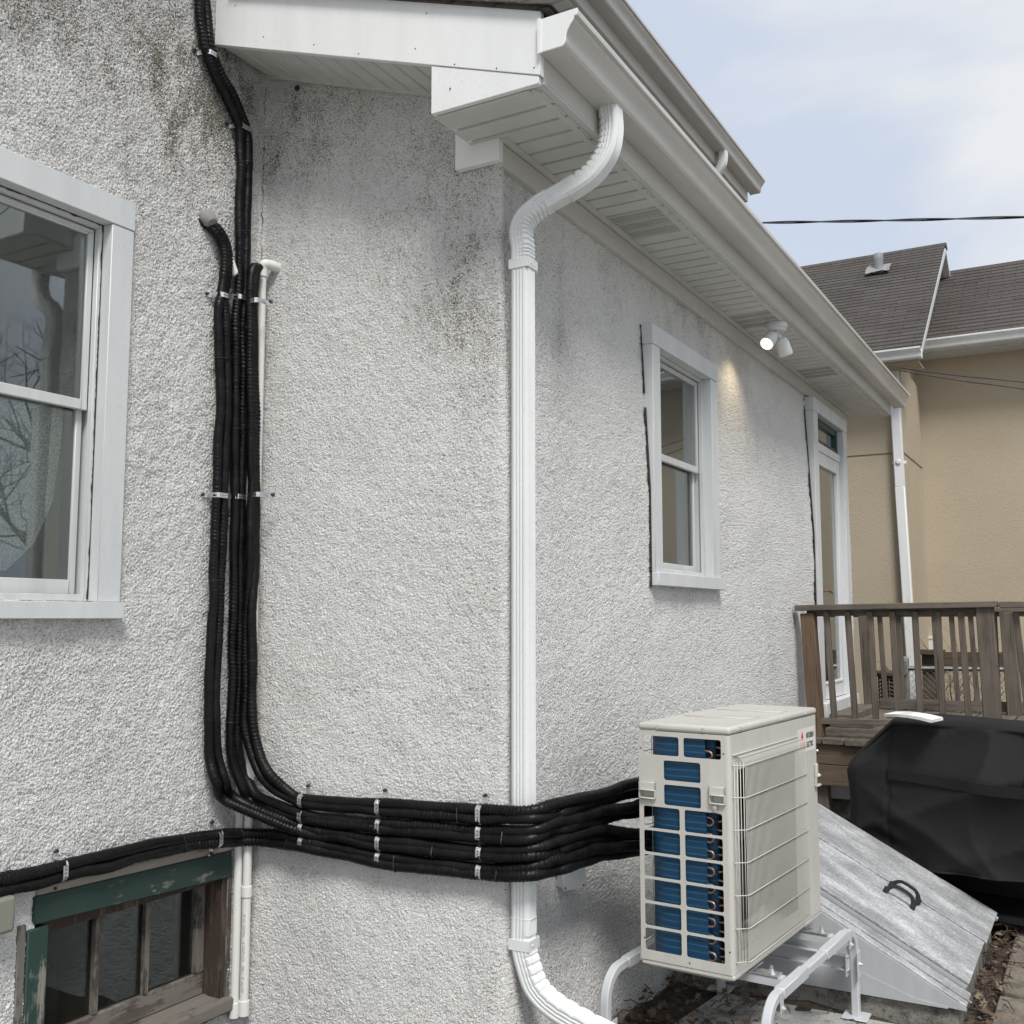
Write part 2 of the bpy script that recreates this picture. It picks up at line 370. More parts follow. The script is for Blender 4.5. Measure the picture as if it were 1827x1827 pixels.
M['bark'] = wood('grey_bark', 2, (0.085, 0.07, 0.055), (0.04, 0.033, 0.026))
M['twig'] = wood('red_brown_twig', 2, (0.10, 0.07, 0.05), (0.05, 0.035, 0.027))
M['brick'] = painted('dull_red_brick', (0.16, 0.075, 0.05), 0.9, 0.2, 12)
M['mulch'] = M['leaf']
def mat_emit():
    m, t, b = nodemat('lit_lamp_lens'); b.inputs['Base Color'].default_value = (0.9, 0.88, 0.8, 1)
    b.inputs['Emission Color'].default_value = (1.0, 0.90, 0.72, 1); b.inputs['Emission Strength'].default_value = 1.1
    return m
M['lit'] = mat_emit()

# ------------------------------------------------------------------ building helpers
WL = {}                                     # world place of every root, so children can be written in world coordinates
def link(o, parent=None):
    C.objects.link(o)
    if parent is not None: o.parent = parent
def thing(name, label, cat, loc, group=None):
    o = bpy.data.objects.new(name, None); o.empty_display_size = 0.1; o.location = loc
    C.objects.link(o); o['label'] = label; o['category'] = cat
    if group: o['group'] = group
    WL[o.name] = Vector(loc); return o
def tag(o, label, cat, group=None):
    o['label'] = label; o['category'] = cat
    if group: o['group'] = group
    return o
class MB:
    def __init__(s): s.v = []; s.f = []; s.mi = []
    def add(s, vs, fs, mi=0):
        n = len(s.v); s.v += [tuple(v) for v in vs]; s.f += [tuple(i + n for i in f) for f in fs]; s.mi += [mi] * len(fs); return s
    def box(s, x0, x1, y0, y1, z0, z1, mi=0):
        x0, x1 = min(x0, x1), max(x0, x1); y0, y1 = min(y0, y1), max(y0, y1); z0, z1 = min(z0, z1), max(z0, z1)
        return s.add([(x0, y0, z0), (x1, y0, z0), (x1, y1, z0), (x0, y1, z0), (x0, y0, z1), (x1, y0, z1), (x1, y1, z1), (x0, y1, z1)],
                     [(0, 3, 2, 1), (4, 5, 6, 7), (0, 1, 5, 4), (1, 2, 6, 5), (2, 3, 7, 6), (3, 0, 4, 7)], mi)
    def beam(s, a, b, wd, ht, up=(0, 0, 1), mi=0):
        """a squared bar from a to b"""
        a, b = Vector(a), Vector(b); t = (b - a).normalized(); u = Vector(up); sdir = t.cross(u).normalized(); u = sdir.cross(t)
        q = [(-1, -1), (1, -1), (1, 1), (-1, 1)]
        vs = [p + sdir * (i * wd / 2) + u * (j * ht / 2) for p in (a, b) for i, j in q]
        return s.add(vs, [(0, 3, 2, 1), (4, 5, 6, 7), (0, 1, 5, 4), (1, 2, 6, 5), (2, 3, 7, 6), (3, 0, 4, 7)], mi)
    def prism(s, poly, off, mi=0):
        poly = [Vector(p) for p in poly]; off = Vector(off); n = len(poly)
        nrm = Vector((0, 0, 0))
        for i in range(n): nrm += poly[i].cross(poly[(i + 1) % n])
        if nrm.dot(off) > 0: poly = poly[::-1]
        fs = [tuple(range(n)), tuple(range(2 * n - 1, n - 1, -1))] + [(i, i + n, (i + 1) % n + n, (i + 1) % n) for i in range(n)]
        return s.add(poly + [p + off for p in poly], fs, mi)
    def tube(s, pts, r, seg=8, caps=True, mi=0):
        pts = [Vector(p) for p in pts]; n = len(pts)
        rr = r if callable(r) else (lambda i, a: r) if not isinstance(r, (list, tuple)) else (lambda i, a: r[i])
        t0 = (pts[1] - pts[0]).normalized(); u = t0.orthogonal().normalized(); vs = []
        for i in range(n):
            t = ((pts[min(i + 1, n - 1)] - pts[max(i - 1, 0)])).normalized()
            u = (u - t * u.dot(t)).normalized(); v = t.cross(u)
            for k in range(seg):
                a = 2 * math.pi * k / seg; q = rr(i, a)
                vs.append(pts[i] + u * (math.cos(a) * q) + v * (math.sin(a) * q))
        fs = [(i * seg + k, i * seg + (k + 1) % seg, (i + 1) * seg + (k + 1) % seg, (i + 1) * seg + k) for i in range(n - 1) for k in range(seg)]
        if caps: fs += [tuple(range(seg - 1, -1, -1)), tuple((n - 1) * seg + k for k in range(seg))]
        return s.add(vs, fs, mi)
    def sweep(s, prof, pts, us, vs_, closed=True, caps=True, mi=0, mod=None):
        """profile [(a,b)] carried along pts with the axes us[i], vs_[i]"""
        n, k = len(pts), len(prof); vv = []
        for i in range(n):
            for j, (a, b) in enumerate(prof):
                if mod: a, b = mod(i, j, a, b)
                vv.append(Vector(pts[i]) + Vector(us[i]) * a + Vector(vs_[i]) * b)
        kk = k if closed else k - 1
        fs = [(i * k + j, i * k + (j + 1) % k, (i + 1) * k + (j + 1) % k, (i + 1) * k + j) for i in range(n - 1) for j in range(kk)]
        if caps and closed: fs += [tuple(range(k - 1, -1, -1)), tuple((n - 1) * k + j for j in range(k))]
        return s.add(vv, fs, mi)
    def lathe(s, a, b, prof, seg=20, mi=0):
        """prof [(t along a->b in metres, radius)]"""
        a, b = Vector(a), Vector(b); t = (b - a).normalized(); u = t.orthogonal().normalized(); v = t.cross(u); n = len(prof)
        vs = [a + t * h + (u * math.cos(2 * math.pi * k / seg) + v * math.sin(2 * math.pi * k / seg)) * r for h, r in prof for k in range(seg)]
        fs = [(i * seg + k, i * seg + (k + 1) % seg, (i + 1) * seg + (k + 1) % seg, (i + 1) * seg + k) for i in range(n - 1) for k in range(seg)]
        fs += [tuple(range(seg - 1, -1, -1)), tuple((n - 1) * seg + k for k in range(seg))]
        return s.add(vs, fs, mi)
    def build(s, name, mat, parent=None, smooth=False, bevel=0.0, sharp=35, seg=1):
        off = WL.get(parent.name, Vector((0, 0, 0))) if parent is not None else Vector((0, 0, 0))
        me = bpy.data.meshes.new(name)
        me.from_pydata([(v[0] - off.x, v[1] - off.y, v[2] - off.z) for v in s.v], [], s.f)
        mats = mat if isinstance(mat, (list, tuple)) else [mat]
        for m in mats: me.materials.append(M[m])
        if len(mats) > 1: me.polygons.foreach_set('material_index', s.mi)
        bm = bmesh.new(); bm.from_mesh(me); bmesh.ops.recalc_face_normals(bm, faces=bm.faces); bm.to_mesh(me); bm.free()
        if smooth:
            me.shade_smooth()
            if sharp: me.set_sharp_from_angle(angle=R(sharp))
        o = bpy.data.objects.new(name, me); link(o, parent); WL[o.name] = off
        if bevel:
            b = o.modifiers.new('bevel', 'BEVEL'); b.width = bevel; b.segments = seg; b.limit_method = 'ANGLE'; b.angle_limit = R(40)
            if not smooth: me.shade_smooth(); me.set_sharp_from_angle(angle=R(30))
        return o
def solo(mb, name, mat, label, cat, group=None, **kw):
    """a thing that is one mesh, its origin at its own middle bottom"""
    xs = [Vector(v) for v in mb.v]; c = sum(xs, Vector()) / len(xs); zmin = min(v.z for v in xs)
    loc = Vector((c.x, c.y, zmin)); mb.v = [tuple(Vector(v) - loc) for v in mb.v]
    o = mb.build(name, mat, None, **kw); o.location = loc; WL[o.name] = loc; return tag(o, label, cat, group)
def share(o, loc, parent=None, rot=None, scale=None):
    c = o.copy(); c.location = loc
    if rot: c.rotation_euler = rot
    if scale: c.scale = scale
    C.objects.link(c)
    if parent is not None: c.parent = parent
    return c
def crom(P, n=12):
    """smooth curve through the points"""
    P = [Vector(p) for p in P]; Q = [P[0] * 2 - P[1]] + P + [P[-1] * 2 - P[-2]]; out = []
    for i in range(1, len(Q) - 2):
        p0, p1, p2, p3 = Q[i - 1:i + 3]
        for k in range(n):
            t = k / n
            out.append(0.5 * (2 * p1 + (p2 - p0) * t + (2 * p0 - 5 * p1 + 4 * p2 - p3) * t * t + (3 * p1 - p0 - 3 * p2 + p3) * t ** 3))
    out.append(P[-1]); return out
def resample(pts, step):
    out = [pts[0]]; acc = 0.0
    for a, b in zip(pts, pts[1:]):
        l = (b - a).length; d = step - acc
        while d <= l and l > 0: out.append(a.lerp(b, d / l)); d += step
        acc = (acc + l) % step
    return out

# ------------------------------------------------------------------ the setting: ground
def struct(o): o['kind'] = 'structure'; return o
mb = MB()
gx = [-200, -60, -20, -8] + [-4 + 0.15 * i for i in range(41)] + [4, 10, 30, 90, 200]
gy = [-60, -10, -2, 1.0] + [2.0 + 0.15 * i for i in range(41)] + [10, 14, 25, 60, 150, 400]
vs = [(x, y, G + (rnd.uniform(-.02, .025) if -4 < x < 2 and 2 < y < 8.5 else 0)) for y in gy for x in gx]
nx = len(gx)
mb.add(vs, [(j * nx + i, j * nx + i + 1, (j + 1) * nx + i + 1, (j + 1) * nx + i) for j in range(len(gy) - 1) for i in range(nx - 1)])
struct(mb.build('ground', 'soil', smooth=True, sharp=0))

# concrete path along the yard, poured slabs with open joints (X about 0 and beyond)
path = struct(MB().box(-0.45, 1.05, 2.5, 12.0, G - 0.08, G + 0.03).build('path', 'soil'))
struct(MB().box(-2.85, 7.0, -9.0, 2.62, G - .08, G + .035).build('bounce_slab', 'pad', None, bevel=.01))  # unseen pale slab, added to throw light up at the soffits
struct(MB().box(0.56, 7.0, 2.64, 11.6, G - .08, G + .035).build('side_bounce_slab', 'pad', None, bevel=.01))  # second unseen pale slab, added to bounce light on to the eaves
for k in range(9):
    y0 = 3.05 + k * 0.92
    q = MB(); q.box(-0.455, 0.55, y0 + .012, y0 + 0.908, G - .02, G + 0.05 + rnd.uniform(-.004, .008))
    q.build('slab', 'path', path, bevel=0.008)

# ------------------------------------------------------------------ the white house
house = thing('stucco_house', 'white roughcast stucco house with white aluminium eaves and gutters', 'house', (-2.4, 5.0, G))
def stucco_wall():
    cell = 0.004
    r1, r2 = 0.03, 0.035
    cols = []                                        # s, x, y, nx, ny, segment
    s = 0.0
    def line(x0, y0, x1, y1, n, step, seg):
        nonlocal s
        l = math.hypot(x1 - x0, y1 - y0); k = max(1, int(round(l / step)))
        for i in range(k):
            t = i / k; cols.append((s + l * t, x0 + (x1 - x0) * t, y0 + (y1 - y0) * t, n[0], n[1], seg))
        s += l
    def arc(cx, cy, r, a0, a1, k, seg, sgn):
        nonlocal s
        l = abs(a1 - a0) * r
        for i in range(k):
            a = a0 + (a1 - a0) * i / k
            cols.append((s + l * i / k, cx + r * math.cos(a), cy + r * math.sin(a), sgn * math.cos(a), sgn * math.sin(a), seg))
        s += l
    line(XL, -0.6, XL, 1.5, (1, 0), 0.03, 0)
    line(XL, 1.5, XL, YC - r1, (1, 0), cell, 0)
    arc(XL + r1, YC - r1, r1, math.pi, math.pi / 2, 9, 1, -1)           # inside corner
    line(XL + r1, YC, XR - r2, YC, (0, -1), cell, 1)
    arc(XR - r2, YC + r2, r2, -math.pi / 2, 0, 11, 2, 1)                # outside corner
    line(XR, YC + r2, XR, 3.7, (1, 0), cell, 2)
    line(XR, 3.7, XR, 5.2, (1, 0), 2 * cell, 2)
    line(XR, 5.2, XR, 6.6, (1, 0), 3 * cell, 2)
    line(XR, 6.6, XR, YE - r2, (1, 0), 4 * cell, 2)
    arc(XR - r2, YE - r2, r2, 0, math.pi / 2, 5, 2, 1)
    line(XR - r2, YE, -2.6, YE, (0, 1), 0.04, 2)
    cols.append((s, -2.6, YE, 0, 1, 2))
    c = np.array(cols)
    z = np.concatenate([np.arange(-1.75, 2.95, cell), np.arange(2.95, 4.32, 0.03)])
    H, W = 1640, int(s / cell) + 3
    fy, fx = np.fft.fftfreq(H, cell)[:, None], np.fft.rfftfreq(W, cell)[None, :]
    rg = np.random.default_rng(5)
    def band(wl, bw, ax=1.0, ay=1.0, shear=0.0):
        n = np.fft.rfft2(rg.standard_normal((H, W)))
        k = np.sqrt((fx * ax + fy * shear) ** 2 + (fy * ay) ** 2) + 1e-9
        o = np.fft.irfft2(n * np.exp(-(np.log(k * wl) / bw) ** 2), s=(H, W)); return o / o.std()
    n1 = band(0.016, 0.7, 0.9, 1.12, 0.2); n2 = band(0.0095, 0.45, 0.92, 1.1, -0.1); n3 = band(0.40, 0.7); n4 = band(0.07, 0.5)
    h = 0.0010 * np.tanh(1.1 * n1) + 0.0013 * n2 + 0.0012 * n3 + 0.0006 * n4 - 0.0042 * (n2 * 0.8 - 0.6 * n1 - 1.15).clip(0, 1.3)
    ci = np.clip((c[:, 0] / cell).astype(int), 0, W - 1)
    zi = np.clip(((z + 1.75) / cell).astype(int), 0, H - 1)
    hh = h[np.ix_(zi, ci)]
    hh = hh * np.where(c[:, 5] == 0, 1.25, np.where(c[:, 5] == 1, 1.0, 0.9))[None, :]
    # the render swells outwards towards the ground on the addition
    flare = np.where(c[:, 5] > 0, 1.0, 0.0)[None, :] * np.clip((-0.75 - z)[:, None], 0, 1) ** 1.4 * 0.075
    edge = np.clip((c[:, 0] - 3.9) / 0.5, 0, 1)[None, :]
    hh = hh + flare * edge
    hh = hh - 0.045 * np.clip((z - 0.6) / 0.95, 0, 1)[:, None] * (np.clip(c[:, 3], 0, 1) * (c[:, 5] == 2))[None, :]
    Xv = c[None, :, 1] + c[None, :, 3] * hh; Yv = c[None, :, 2] + c[None, :, 4] * hh; Zv = np.repeat(z[:, None], len(c), 1) + 0 * hh
    nr, nc = Xv.shape
    xm, ym = 0.5 * (c[:-1, 1] + c[1:, 1]), 0.5 * (c[:-1, 2] + c[1:, 2]); sg = c[:-1, 5]; zm = 0.5 * (z[:-1] + z[1:])
    Zm = zm[:, None]; Xm = xm[None, :]; Ym = ym[None, :]; Sg = sg[None, :]
    keep = (Sg == 0) | ((Sg == 1) & (Zm < 2.33 - 0.358 * (Xm - XL))) | ((Sg == 2) & (Zm < 1.735))
    keep &= ~((Sg == 0) & (Ym > 1.45) & (Ym < 2.38) & (Zm > 0.06) & (Zm < 1.40))
    keep &= ~((Sg == 0) & (Ym > 2.20) & (Ym < 3.045) & (Zm > -1.50) & (Zm < -0.95))
    keep &= ~((Sg == 2) & (Xm > -1.81) & (Ym > 4.53) & (Ym < 5.29) & (Zm > 0.19) & (Zm < 1.31))
    keep &= ~((Sg == 2) & (Xm > -1.81) & (Ym > 7.70) & (Ym < 8.66) & (Zm > -0.74) & (Zm < 1.55))
    idx = np.arange(nr * nc).reshape(nr, nc)
    q = np.stack([idx[:-1, :-1], idx[:-1, 1:], idx[1:, 1:], idx[1:, :-1]], -1)[keep]
    used = np.unique(q); remap = np.full(nr * nc, -1, np.int64); remap[used] = np.arange(len(used)); q = remap[q]
    V = np.stack([Xv, Yv, Zv], -1).reshape(-1, 3)[used] - np.array(WL['stucco_house'])
    me = bpy.data.meshes.new('stucco_wall')
    me.vertices.add(len(V)); me.vertices.foreach_set('co', V.astype(np.float32).ravel())
    me.loops.add(q.size); me.loops.foreach_set('vertex_index', q.astype(np.int32).ravel())
    me.polygons.add(len(q)); me.polygons.foreach_set('loop_start', np.arange(0, q.size, 4, dtype=np.int32))
    me.polygons.foreach_set('use_smooth', np.ones(len(q), bool))
    me.update(calc_edges=True); me.materials.append(M['stucco'])
    o = bpy.data.objects.new('stucco_wall', me); link(o, house); WL[o.name] = WL['stucco_house']
stucco_wall()
# masonry behind the render, so no daylight passes through the house
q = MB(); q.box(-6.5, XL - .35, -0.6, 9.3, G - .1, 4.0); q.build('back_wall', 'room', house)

def sub(mb, name, mat, parent, **kw): return mb.build(name, mat, parent, **kw)

# ---- eaves over the side wall
ZS, XF, YF, YG = 1.735, -1.503, 2.836, 9.42       # soffit height, fascia face, rake face, gutter end
rs = -0.358
rake = lambda x: 2.292 + rs * (x - XL)
q = MB()
q.prism([(-2.985, YF, rake(-2.985)), (XF, YF, rake(XF)), (XF, YF, rake(XF) + .222), (-2.985, YF, rake(-2.985) + .245)], (0, 0.022, 0))
q.build('rake_board', 'alu', house, bevel=0.002)
q = MB(); q.prism([(-1.936, YF + .003, rake(-1.936) - .002), (-1.936, YF + .003, 1.737), (XF - .01, YF + .003, 1.737), (XF - .01, YF + .003, rake(XF - .01) - .002)], (0, 0.02, 0))
q.prism([(-1.936, YF + .0235, 1.737), (-1.936, YC - .005, 1.737), (-1.936, YC - .005, rake(-1.936) - .02), (-1.936, YF + .0235, rake(-1.936) - .02)], (0.015, 0, 0))
q.build('eave_return', 'alu', house, bevel=0.0015)
q = MB(); q.box(XF - .022, XF, YF + .024, 9.27, 1.75, 1.968); q.build('fascia_board', 'gutter', house, bevel=0.002)
q = MB()                                            # bottom lip of the fascia and J-channels that hold the soffit
q.box(XF - .035, XF - .001, YF + .025, 9.262, 1.742, 1.7495); q.box(XF - .055, XF - .036, YF + .03, 9.255, 1.730, 1.738)
q.box(-1.935, XF - .056, YF + .025, YF + .05, 1.729, 1.737)
q.box(-1.92, XF - .03, YF + .026, 2.892, 1.7385, 1.75)
soffit = q.build('soffit', 'soffit', house, bevel=0.001)
def board_mesh(vent):
    b = MB(); w, l = 0.1, 0.205
    pr = [(0, 0), (0.084, 0), (0.088, 0.009), (0.1, 0.009), (0.1, 0.014), (0, 0.014)]
    b.add([(x, y, z) for x in (-l, l) for y, z in pr], [tuple(range(6)), tuple(range(11, 5, -1))] + [(i, i + 6, (i + 1) % 6 + 6, (i + 1) % 6) for i in range(6)])
    if vent:                                        # rows of slanted louvre slots
        for i in range(34):
            for j in range(5):
                x = -l * 0.86 + i * (1.72 * l / 34); y = 0.012 + j * 0.0135
                b.add([(x, y, -.0008), (x + .004, y, -.0008), (x + .0075, y + .0085, -.0008), (x + .0035, y + .0085, -.0008)], [(0, 1, 2, 3)], 1)
    return b
vents = set()
for a in ((1170, 405), (1352, 567), (1470, 667)):
    yv = onZ(*a, ZS).y; k0 = int((yv - 2.9) / 0.1); vents |= {k0 - 1, k0, k0 + 1}
P0, P1 = board_mesh(False), board_mesh(True)
protos = {}
nb = int((9.25 - 2.89) / 0.1)
for k in range(nb):
    key = k in vents; loc = Vector((-1.735, 2.89 + k * 0.1, ZS)) - WL['stucco_house']
    if key not in protos:
        WL['tmp'] = Vector()
        o = (P1 if key else P0).build('soffit_board', ['soffit', 'hole'] if key else 'soffit', None, smooth=True, sharp=20)
        o.parent = soffit; o.location = loc; protos[key] = o
        if key: o['label'] = 'perforated vent board of the soffit'
    else:
        c = share(protos[key], loc, soffit)
# sloping soffit under the rake
q = MB(); q.prism([(-2.97, YC - .004, rake(-2.97) - .004), (-1.95, YC - .004, rake(-1.95) - .004), (-1.95, YC - .004, rake(-1.95) + .012), (-2.97, YC - .004, rake(-2.97) + .012)], (0, -.018, 0))
q.build('soffit_trim', 'soffit', house)
ang = math.atan(-rs)
for k in range(11):
    x = -2.962 + 0.1 * math.cos(ang) * k
    c = share(protos[False], Vector((x, 0.5 * (YF + .024 + YC), rake(x) + .003)) - WL['stucco_house'], soffit, rot=(0, ang, -math.pi / 2))
    c.rotation_euler = Matrix(((0, math.cos(ang), math.sin(ang)), (-1, 0, 0), (0, -math.sin(ang), math.cos(ang)))).to_euler()
    c.scale = (0.137 / 0.205, 1, 1)
# frieze boards
q = MB(); q.box(XR - .06, -1.818, YC - .0025, 9.0, 1.640, 1.726); q.build('frieze_board', 'gutter', house, bevel=0.002)
q = MB(); q.prism([(-2.005, YC - .034, 1.652), (-1.8165, YC - .034, 1.652), (-1.8165, YC - .034, 1.7345), (-1.938, YC - .034, 1.7345), (-1.938, YC - .034, 1.80), (-2.005, YC - .034, 1.83)], (0, .031, 0)); q.build('frieze_return', 'alu', house, bevel=0.0015)
q = MB(); q.box(-1.8175, -1.790, YC - .02, 9.25, 1.7265, 1.7345); q.build('soffit_trim', 'soffit', house)
# nails in the sheet metal
q = MB()
for x, y in ((741, 87), (761, 24), (811, 115), (886, 122), (953, 121), (420, 10), (470, 66), (560, 80), (640, 96), (803, 158)):
    p = onY(x, y, YF + .0005); q.lathe(p, p - Vector((0, .0015, 0)), [(0, .0035), (.0015, .0025)], 6)
q.build('nail_heads', 'hole', house)['kind'] = 'stuff'

# gutters
KP = [(0, .112), (0, 0), (.084, 0), (.090, .006), (.094, .014), (.095, .032), (.100, .048), (.110, .064), (.119, .074), (.124, .083), (.1245, .090), (.136, .092), (.137, .097), (.137, .112), (.131, .112), (.131, .098)]
def gutter(name, x0, z0, ya, yb, parent, k=1.0):
    outer = [(a * k, b * k) for a, b in KP]; inner = [(a * k, b * k) for a, b in ((.122, .090), (.112, .070), (.093, .040), (.0885, .012), (.082, .003), (.003, .003), (.003, .112))]
    prof = outer + inner
    q = MB(); q.sweep(prof, [(x0, ya, z0), (x0, yb, z0)], [(1, 0, 0)] * 2, [(0, 0, 1)] * 2, caps=False)
    g = q.build(name, 'gutter', parent, smooth=True, sharp=28)
    for y in (ya, yb):
        s = -1 if y == ya else 1
        e = MB(); e.prism([(x0 + a * k, y, z0 + b * k) for a, b in KP[:14]], (0, s * 0.002, 0))
        fl = [(x0 + a * k * 1.0, y - s * .0005, z0 + b * k) for a, b in KP[1:14]]
        e.tube(fl, 0.0025, 5)
        e.beam((x0 + .001, y + s * .0035, z0 - .004), (x0 + .001, y + s * .0035, z0 + .116 * k), .012, .003, (0, 1, 0))
        e.build('end_cap', 'alu', g)
    return g
ZG = 1.831
gut = gutter('gutter', XF + .001, ZG, YF - .012, YG, house)

# downspout: folded sheet with ribs, in the plane across the eave
YD = 3.152
def spout_profile(a, b):
    """a along X (depth), b along Y (width), ribbed sides, rounded corners"""
    pts = []
    def side(p, q, n, ribs):
        for i in range(n):
            t = (i + .5) / n
            d = 0.0
            if 0.12 < t < 0.88: d = ribs * (1 if (i % 2) else -1)
            pts.append((p[0] + (q[0] - p[0]) * t + (q[1] - p[1]) * d / max(1e-6, math.hypot(q[0] - p[0], q[1] - p[1])), p[1] + (q[1] - p[1]) * t - (q[0] - p[0]) * d / max(1e-6, math.hypot(q[0] - p[0], q[1] - p[1]))))
    c = 0.007
    A, B = a / 2, b / 2
    side((-A + c, -B), (A - c, -B), 9, .0012); side((A, -B + c), (A, B - c), 11, .0018)
    side((A - c, B), (-A + c, B), 9, .0012); side((-A, B - c), (-A, -B + c), 11, .0018)
    return pts
DP = spout_profile(0.070, 0.068)
def spout(name, pts, parent, scale=1.0, crimp=None, mat='spout'):
    n = len(pts); us, vv = [], []
    for i in range(n):
        t = (Vector(pts[min(i + 1, n - 1)]) - Vector(pts[max(i - 1, 0)])).normalized()
        v = Vector((0, 1, 0)); v = (v - t * v.dot(t)).normalized(); u = v.cross(t)
        if u.length < 1e-4: u = Vector((1, 0, 0))
        u.normalize(); us.append(u); vv.append(v)
    mod = None
    if crimp:                                          # creases bite into the inner side of the bend only
        sg, k = (1 if crimp > 0 else -1), abs(crimp)
        def mod(i, j, a, b):
            if i % 4 != 2 or i < 5 or i > n - 6: return a, b
            w_ = max(0.0, min(1.0, .35 + sg * a / .035 * .9)); return a - sg * k * .07 * w_, b * (1 - k * .9 * w_)
    q = MB(); q.sweep([(a * scale, b * scale) for a, b in DP], pts, us, vv, mod=mod)
    for e_ in (0, n - 1):                              # rolled rim where one piece laps over the next
        if name == 'elbow': q.tube([Vector(pts[e_]) + us[e_] * (a * scale * 1.015) + vv[e_] * (b * scale * 1.015) for a, b in DP[::2]] + [Vector(pts[e_]) + us[e_] * (DP[0][0] * scale * 1.015) + vv[e_] * (DP[0][1] * scale * 1.015)], .0016, 4)
    return q.build(name, mat, parent, smooth=True, sharp=18)
def D(x, y): p = onY(x, y, YD); p.y = YD; return p
XD = D(937, 900).x
pout = onZ(1089, 193, ZG + .004); XD = -1.745; YO = pout.y
def OY(x, y, f): return onY(x, y, YO + (YD - YO) * f)
up1 = crom([pout, OY(1091, 236, 0), OY(1082, 275, .08), OY(1055, 312, .2), OY(1012, 341, .37)], 13)
t1 = (up1[-1] - up1[-2]).normalized()
a0, a1 = up1[-1] - t1 * .012, OY(975, 361, .62)
lo = crom([a1 - t1 * .012, OY(957, 373, .76), OY(938, 392, .9), OY(930, 414, .98), Vector((XD - .001, YD, onX(930, 438, XD).z)), Vector((XD, YD, onX(930, 455, XD).z)), Vector((XD, YD, onX(930, 475, XD).z))], 11)
ZB = onX(938, 1650, XD).z
ds = spout('downspout', [Vector((XD, YD, onX(930, 470, XD).z)), Vector((XD, YD, ZB - .02))], house)
e1 = spout('elbow', up1, ds, 1.04, 0.09); e1['label'] = 'curved upper elbow of the downspout'
spout('offset_pipe', [a0, a1], ds, 0.985)
spout('elbow', lo, ds, 1.04, -0.08)
b0 = Vector((XD, YD, ZB)); 
bt = [b0 + Vector((0, 0, .03)), b0 + Vector((0, 0, -.06)), onY(943, 1722, YD), onY(958, 1762, YD), onY(990, 1795, YD), onY(1045, 1828, YD), onY(1110, 1862, YD)]
spout('elbow', crom(bt, 9), ds, 1.035, -0.06)
def spout_strap(z):
    q = MB(); h = .016
    for zz in (z - h, z + h):
        q.tube([(XD - .038, YD - .036, zz), (XD + .038, YD - .036, zz), (XD + .038, YD + .036, zz), (XD - .038, YD + .036, zz)], .0022, 5)
    for (x0, x1, y0, y1) in ((XD - .039, XD + .039, YD - .0375, YD - .0355), (XD + .0375, XD + .0395, YD - .037, YD + .037)): q.box(x0, x1, y0, y1, z - h, z + h)
    q.lathe((XD + .039, YD - .012, z), (XD + .044, YD - .012, z), [(0, .004), (.004, .003)], 8)
    q.box(XR, XD - .03, YD + .037, YD + .040, z - h, z + h)
    q.build('strap', 'spout', ds)
spout_strap(onX(930, 472, XD).z); spout_strap(onX(938, 1680, XD).z)

# ---- roof of the addition: shingles on a slope, with a dark torn edge over the rake
def roof_courses(q, p0, p1, up, n, expo, th=.006):
    """n overlapping courses between the eave line p0-p1 and up the slope"""
    p0, p1, up = Vector(p0), Vector(p1), Vector(up).normalized(); nr = (p1 - p0).cross(up).normalized()
    if nr.z < 0: nr = -nr
    for k in range(n):
        a = up * (expo * k); b = up * (expo * (k + 1) + expo * .35)
        q.add([p0 + a, p1 + a, p1 + a + nr * th, p0 + a + nr * th, p0 + b, p1 + b], [(0, 1, 2, 3), (3, 2, 5, 4), (0, 3, 4), (1, 5, 2)])
q = MB()
ra = lambda x: rake(x) + .236 + .012 * (x - XL) / 1.5 * -1
q.prism([(-1.462, YF - .012, ra(-1.462) - .002), (-1.462, YF - .012, ra(-1.462) + .012), (XL + .01, YF - .012, ra(XL) + .014), (XL + .01, YF - .012, ra(XL))], (0, 9.3 - YF, 0))
up = Vector((-1, 0, -rs))
roof_courses(q, (-1.455, YF - .025, ra(-1.455) + .008), (-1.455, 9.3, ra(-1.455) + .008), up, 11, .135)
q.build('roof', 'shingle', house)

# ---- eave of the upper storey, higher and set back
XU, ZU, YUE = -2.55, 3.668, 8.72
q = MB(); q.box(XU - .022, XU, -0.6, YUE, ZU, ZU + .2); q.build('upper_fascia', 'gutter', house, bevel=.002)
gutter('upper_gutter', XU + .001, ZU + .095, -0.6, YUE + .08, house)
q = MB(); q.box(XL, XU - .023, -.6, YUE - .002, ZU - .001, ZU + .018); us_ = q.build('upper_soffit', 'soffit', house)
uo = None
for k in range(44):
    yb = 4.2 + k * 0.1
    loc = Vector((0.5 * (XL + XU) - .02, yb, ZU - .0165)) - WL['stucco_house']
    c = share(protos[False], loc, us_)
q = MB(); q.prism([(XU + .02, -.6, ZU + .2), (XU + .02, -.6, ZU + .22), (-5.2, -.6, ZU + 1.75), (-5.2, -.6, ZU + 1.73)], (0, YUE + .62, 0)); q.build('upper_roof', 'shingle', house)
q = MB(); q.box(-5.0, XL - .002, YC + .3, YUE - .3, 1.5, ZU + .1); q.build('upper_wall', 'stucco', house)
ud = Vector((-2.49, onX(1290, 278, -2.49).y, ZU + .097))
spout('upper_elbow', crom([ud, ud + Vector((0, 0, -.05)), ud + Vector((-.02, 0, -.12)), ud + Vector((-.09, 0, -.20)), ud + Vector((-.22, 0, -.28))], 7), house, 0.95, .06)

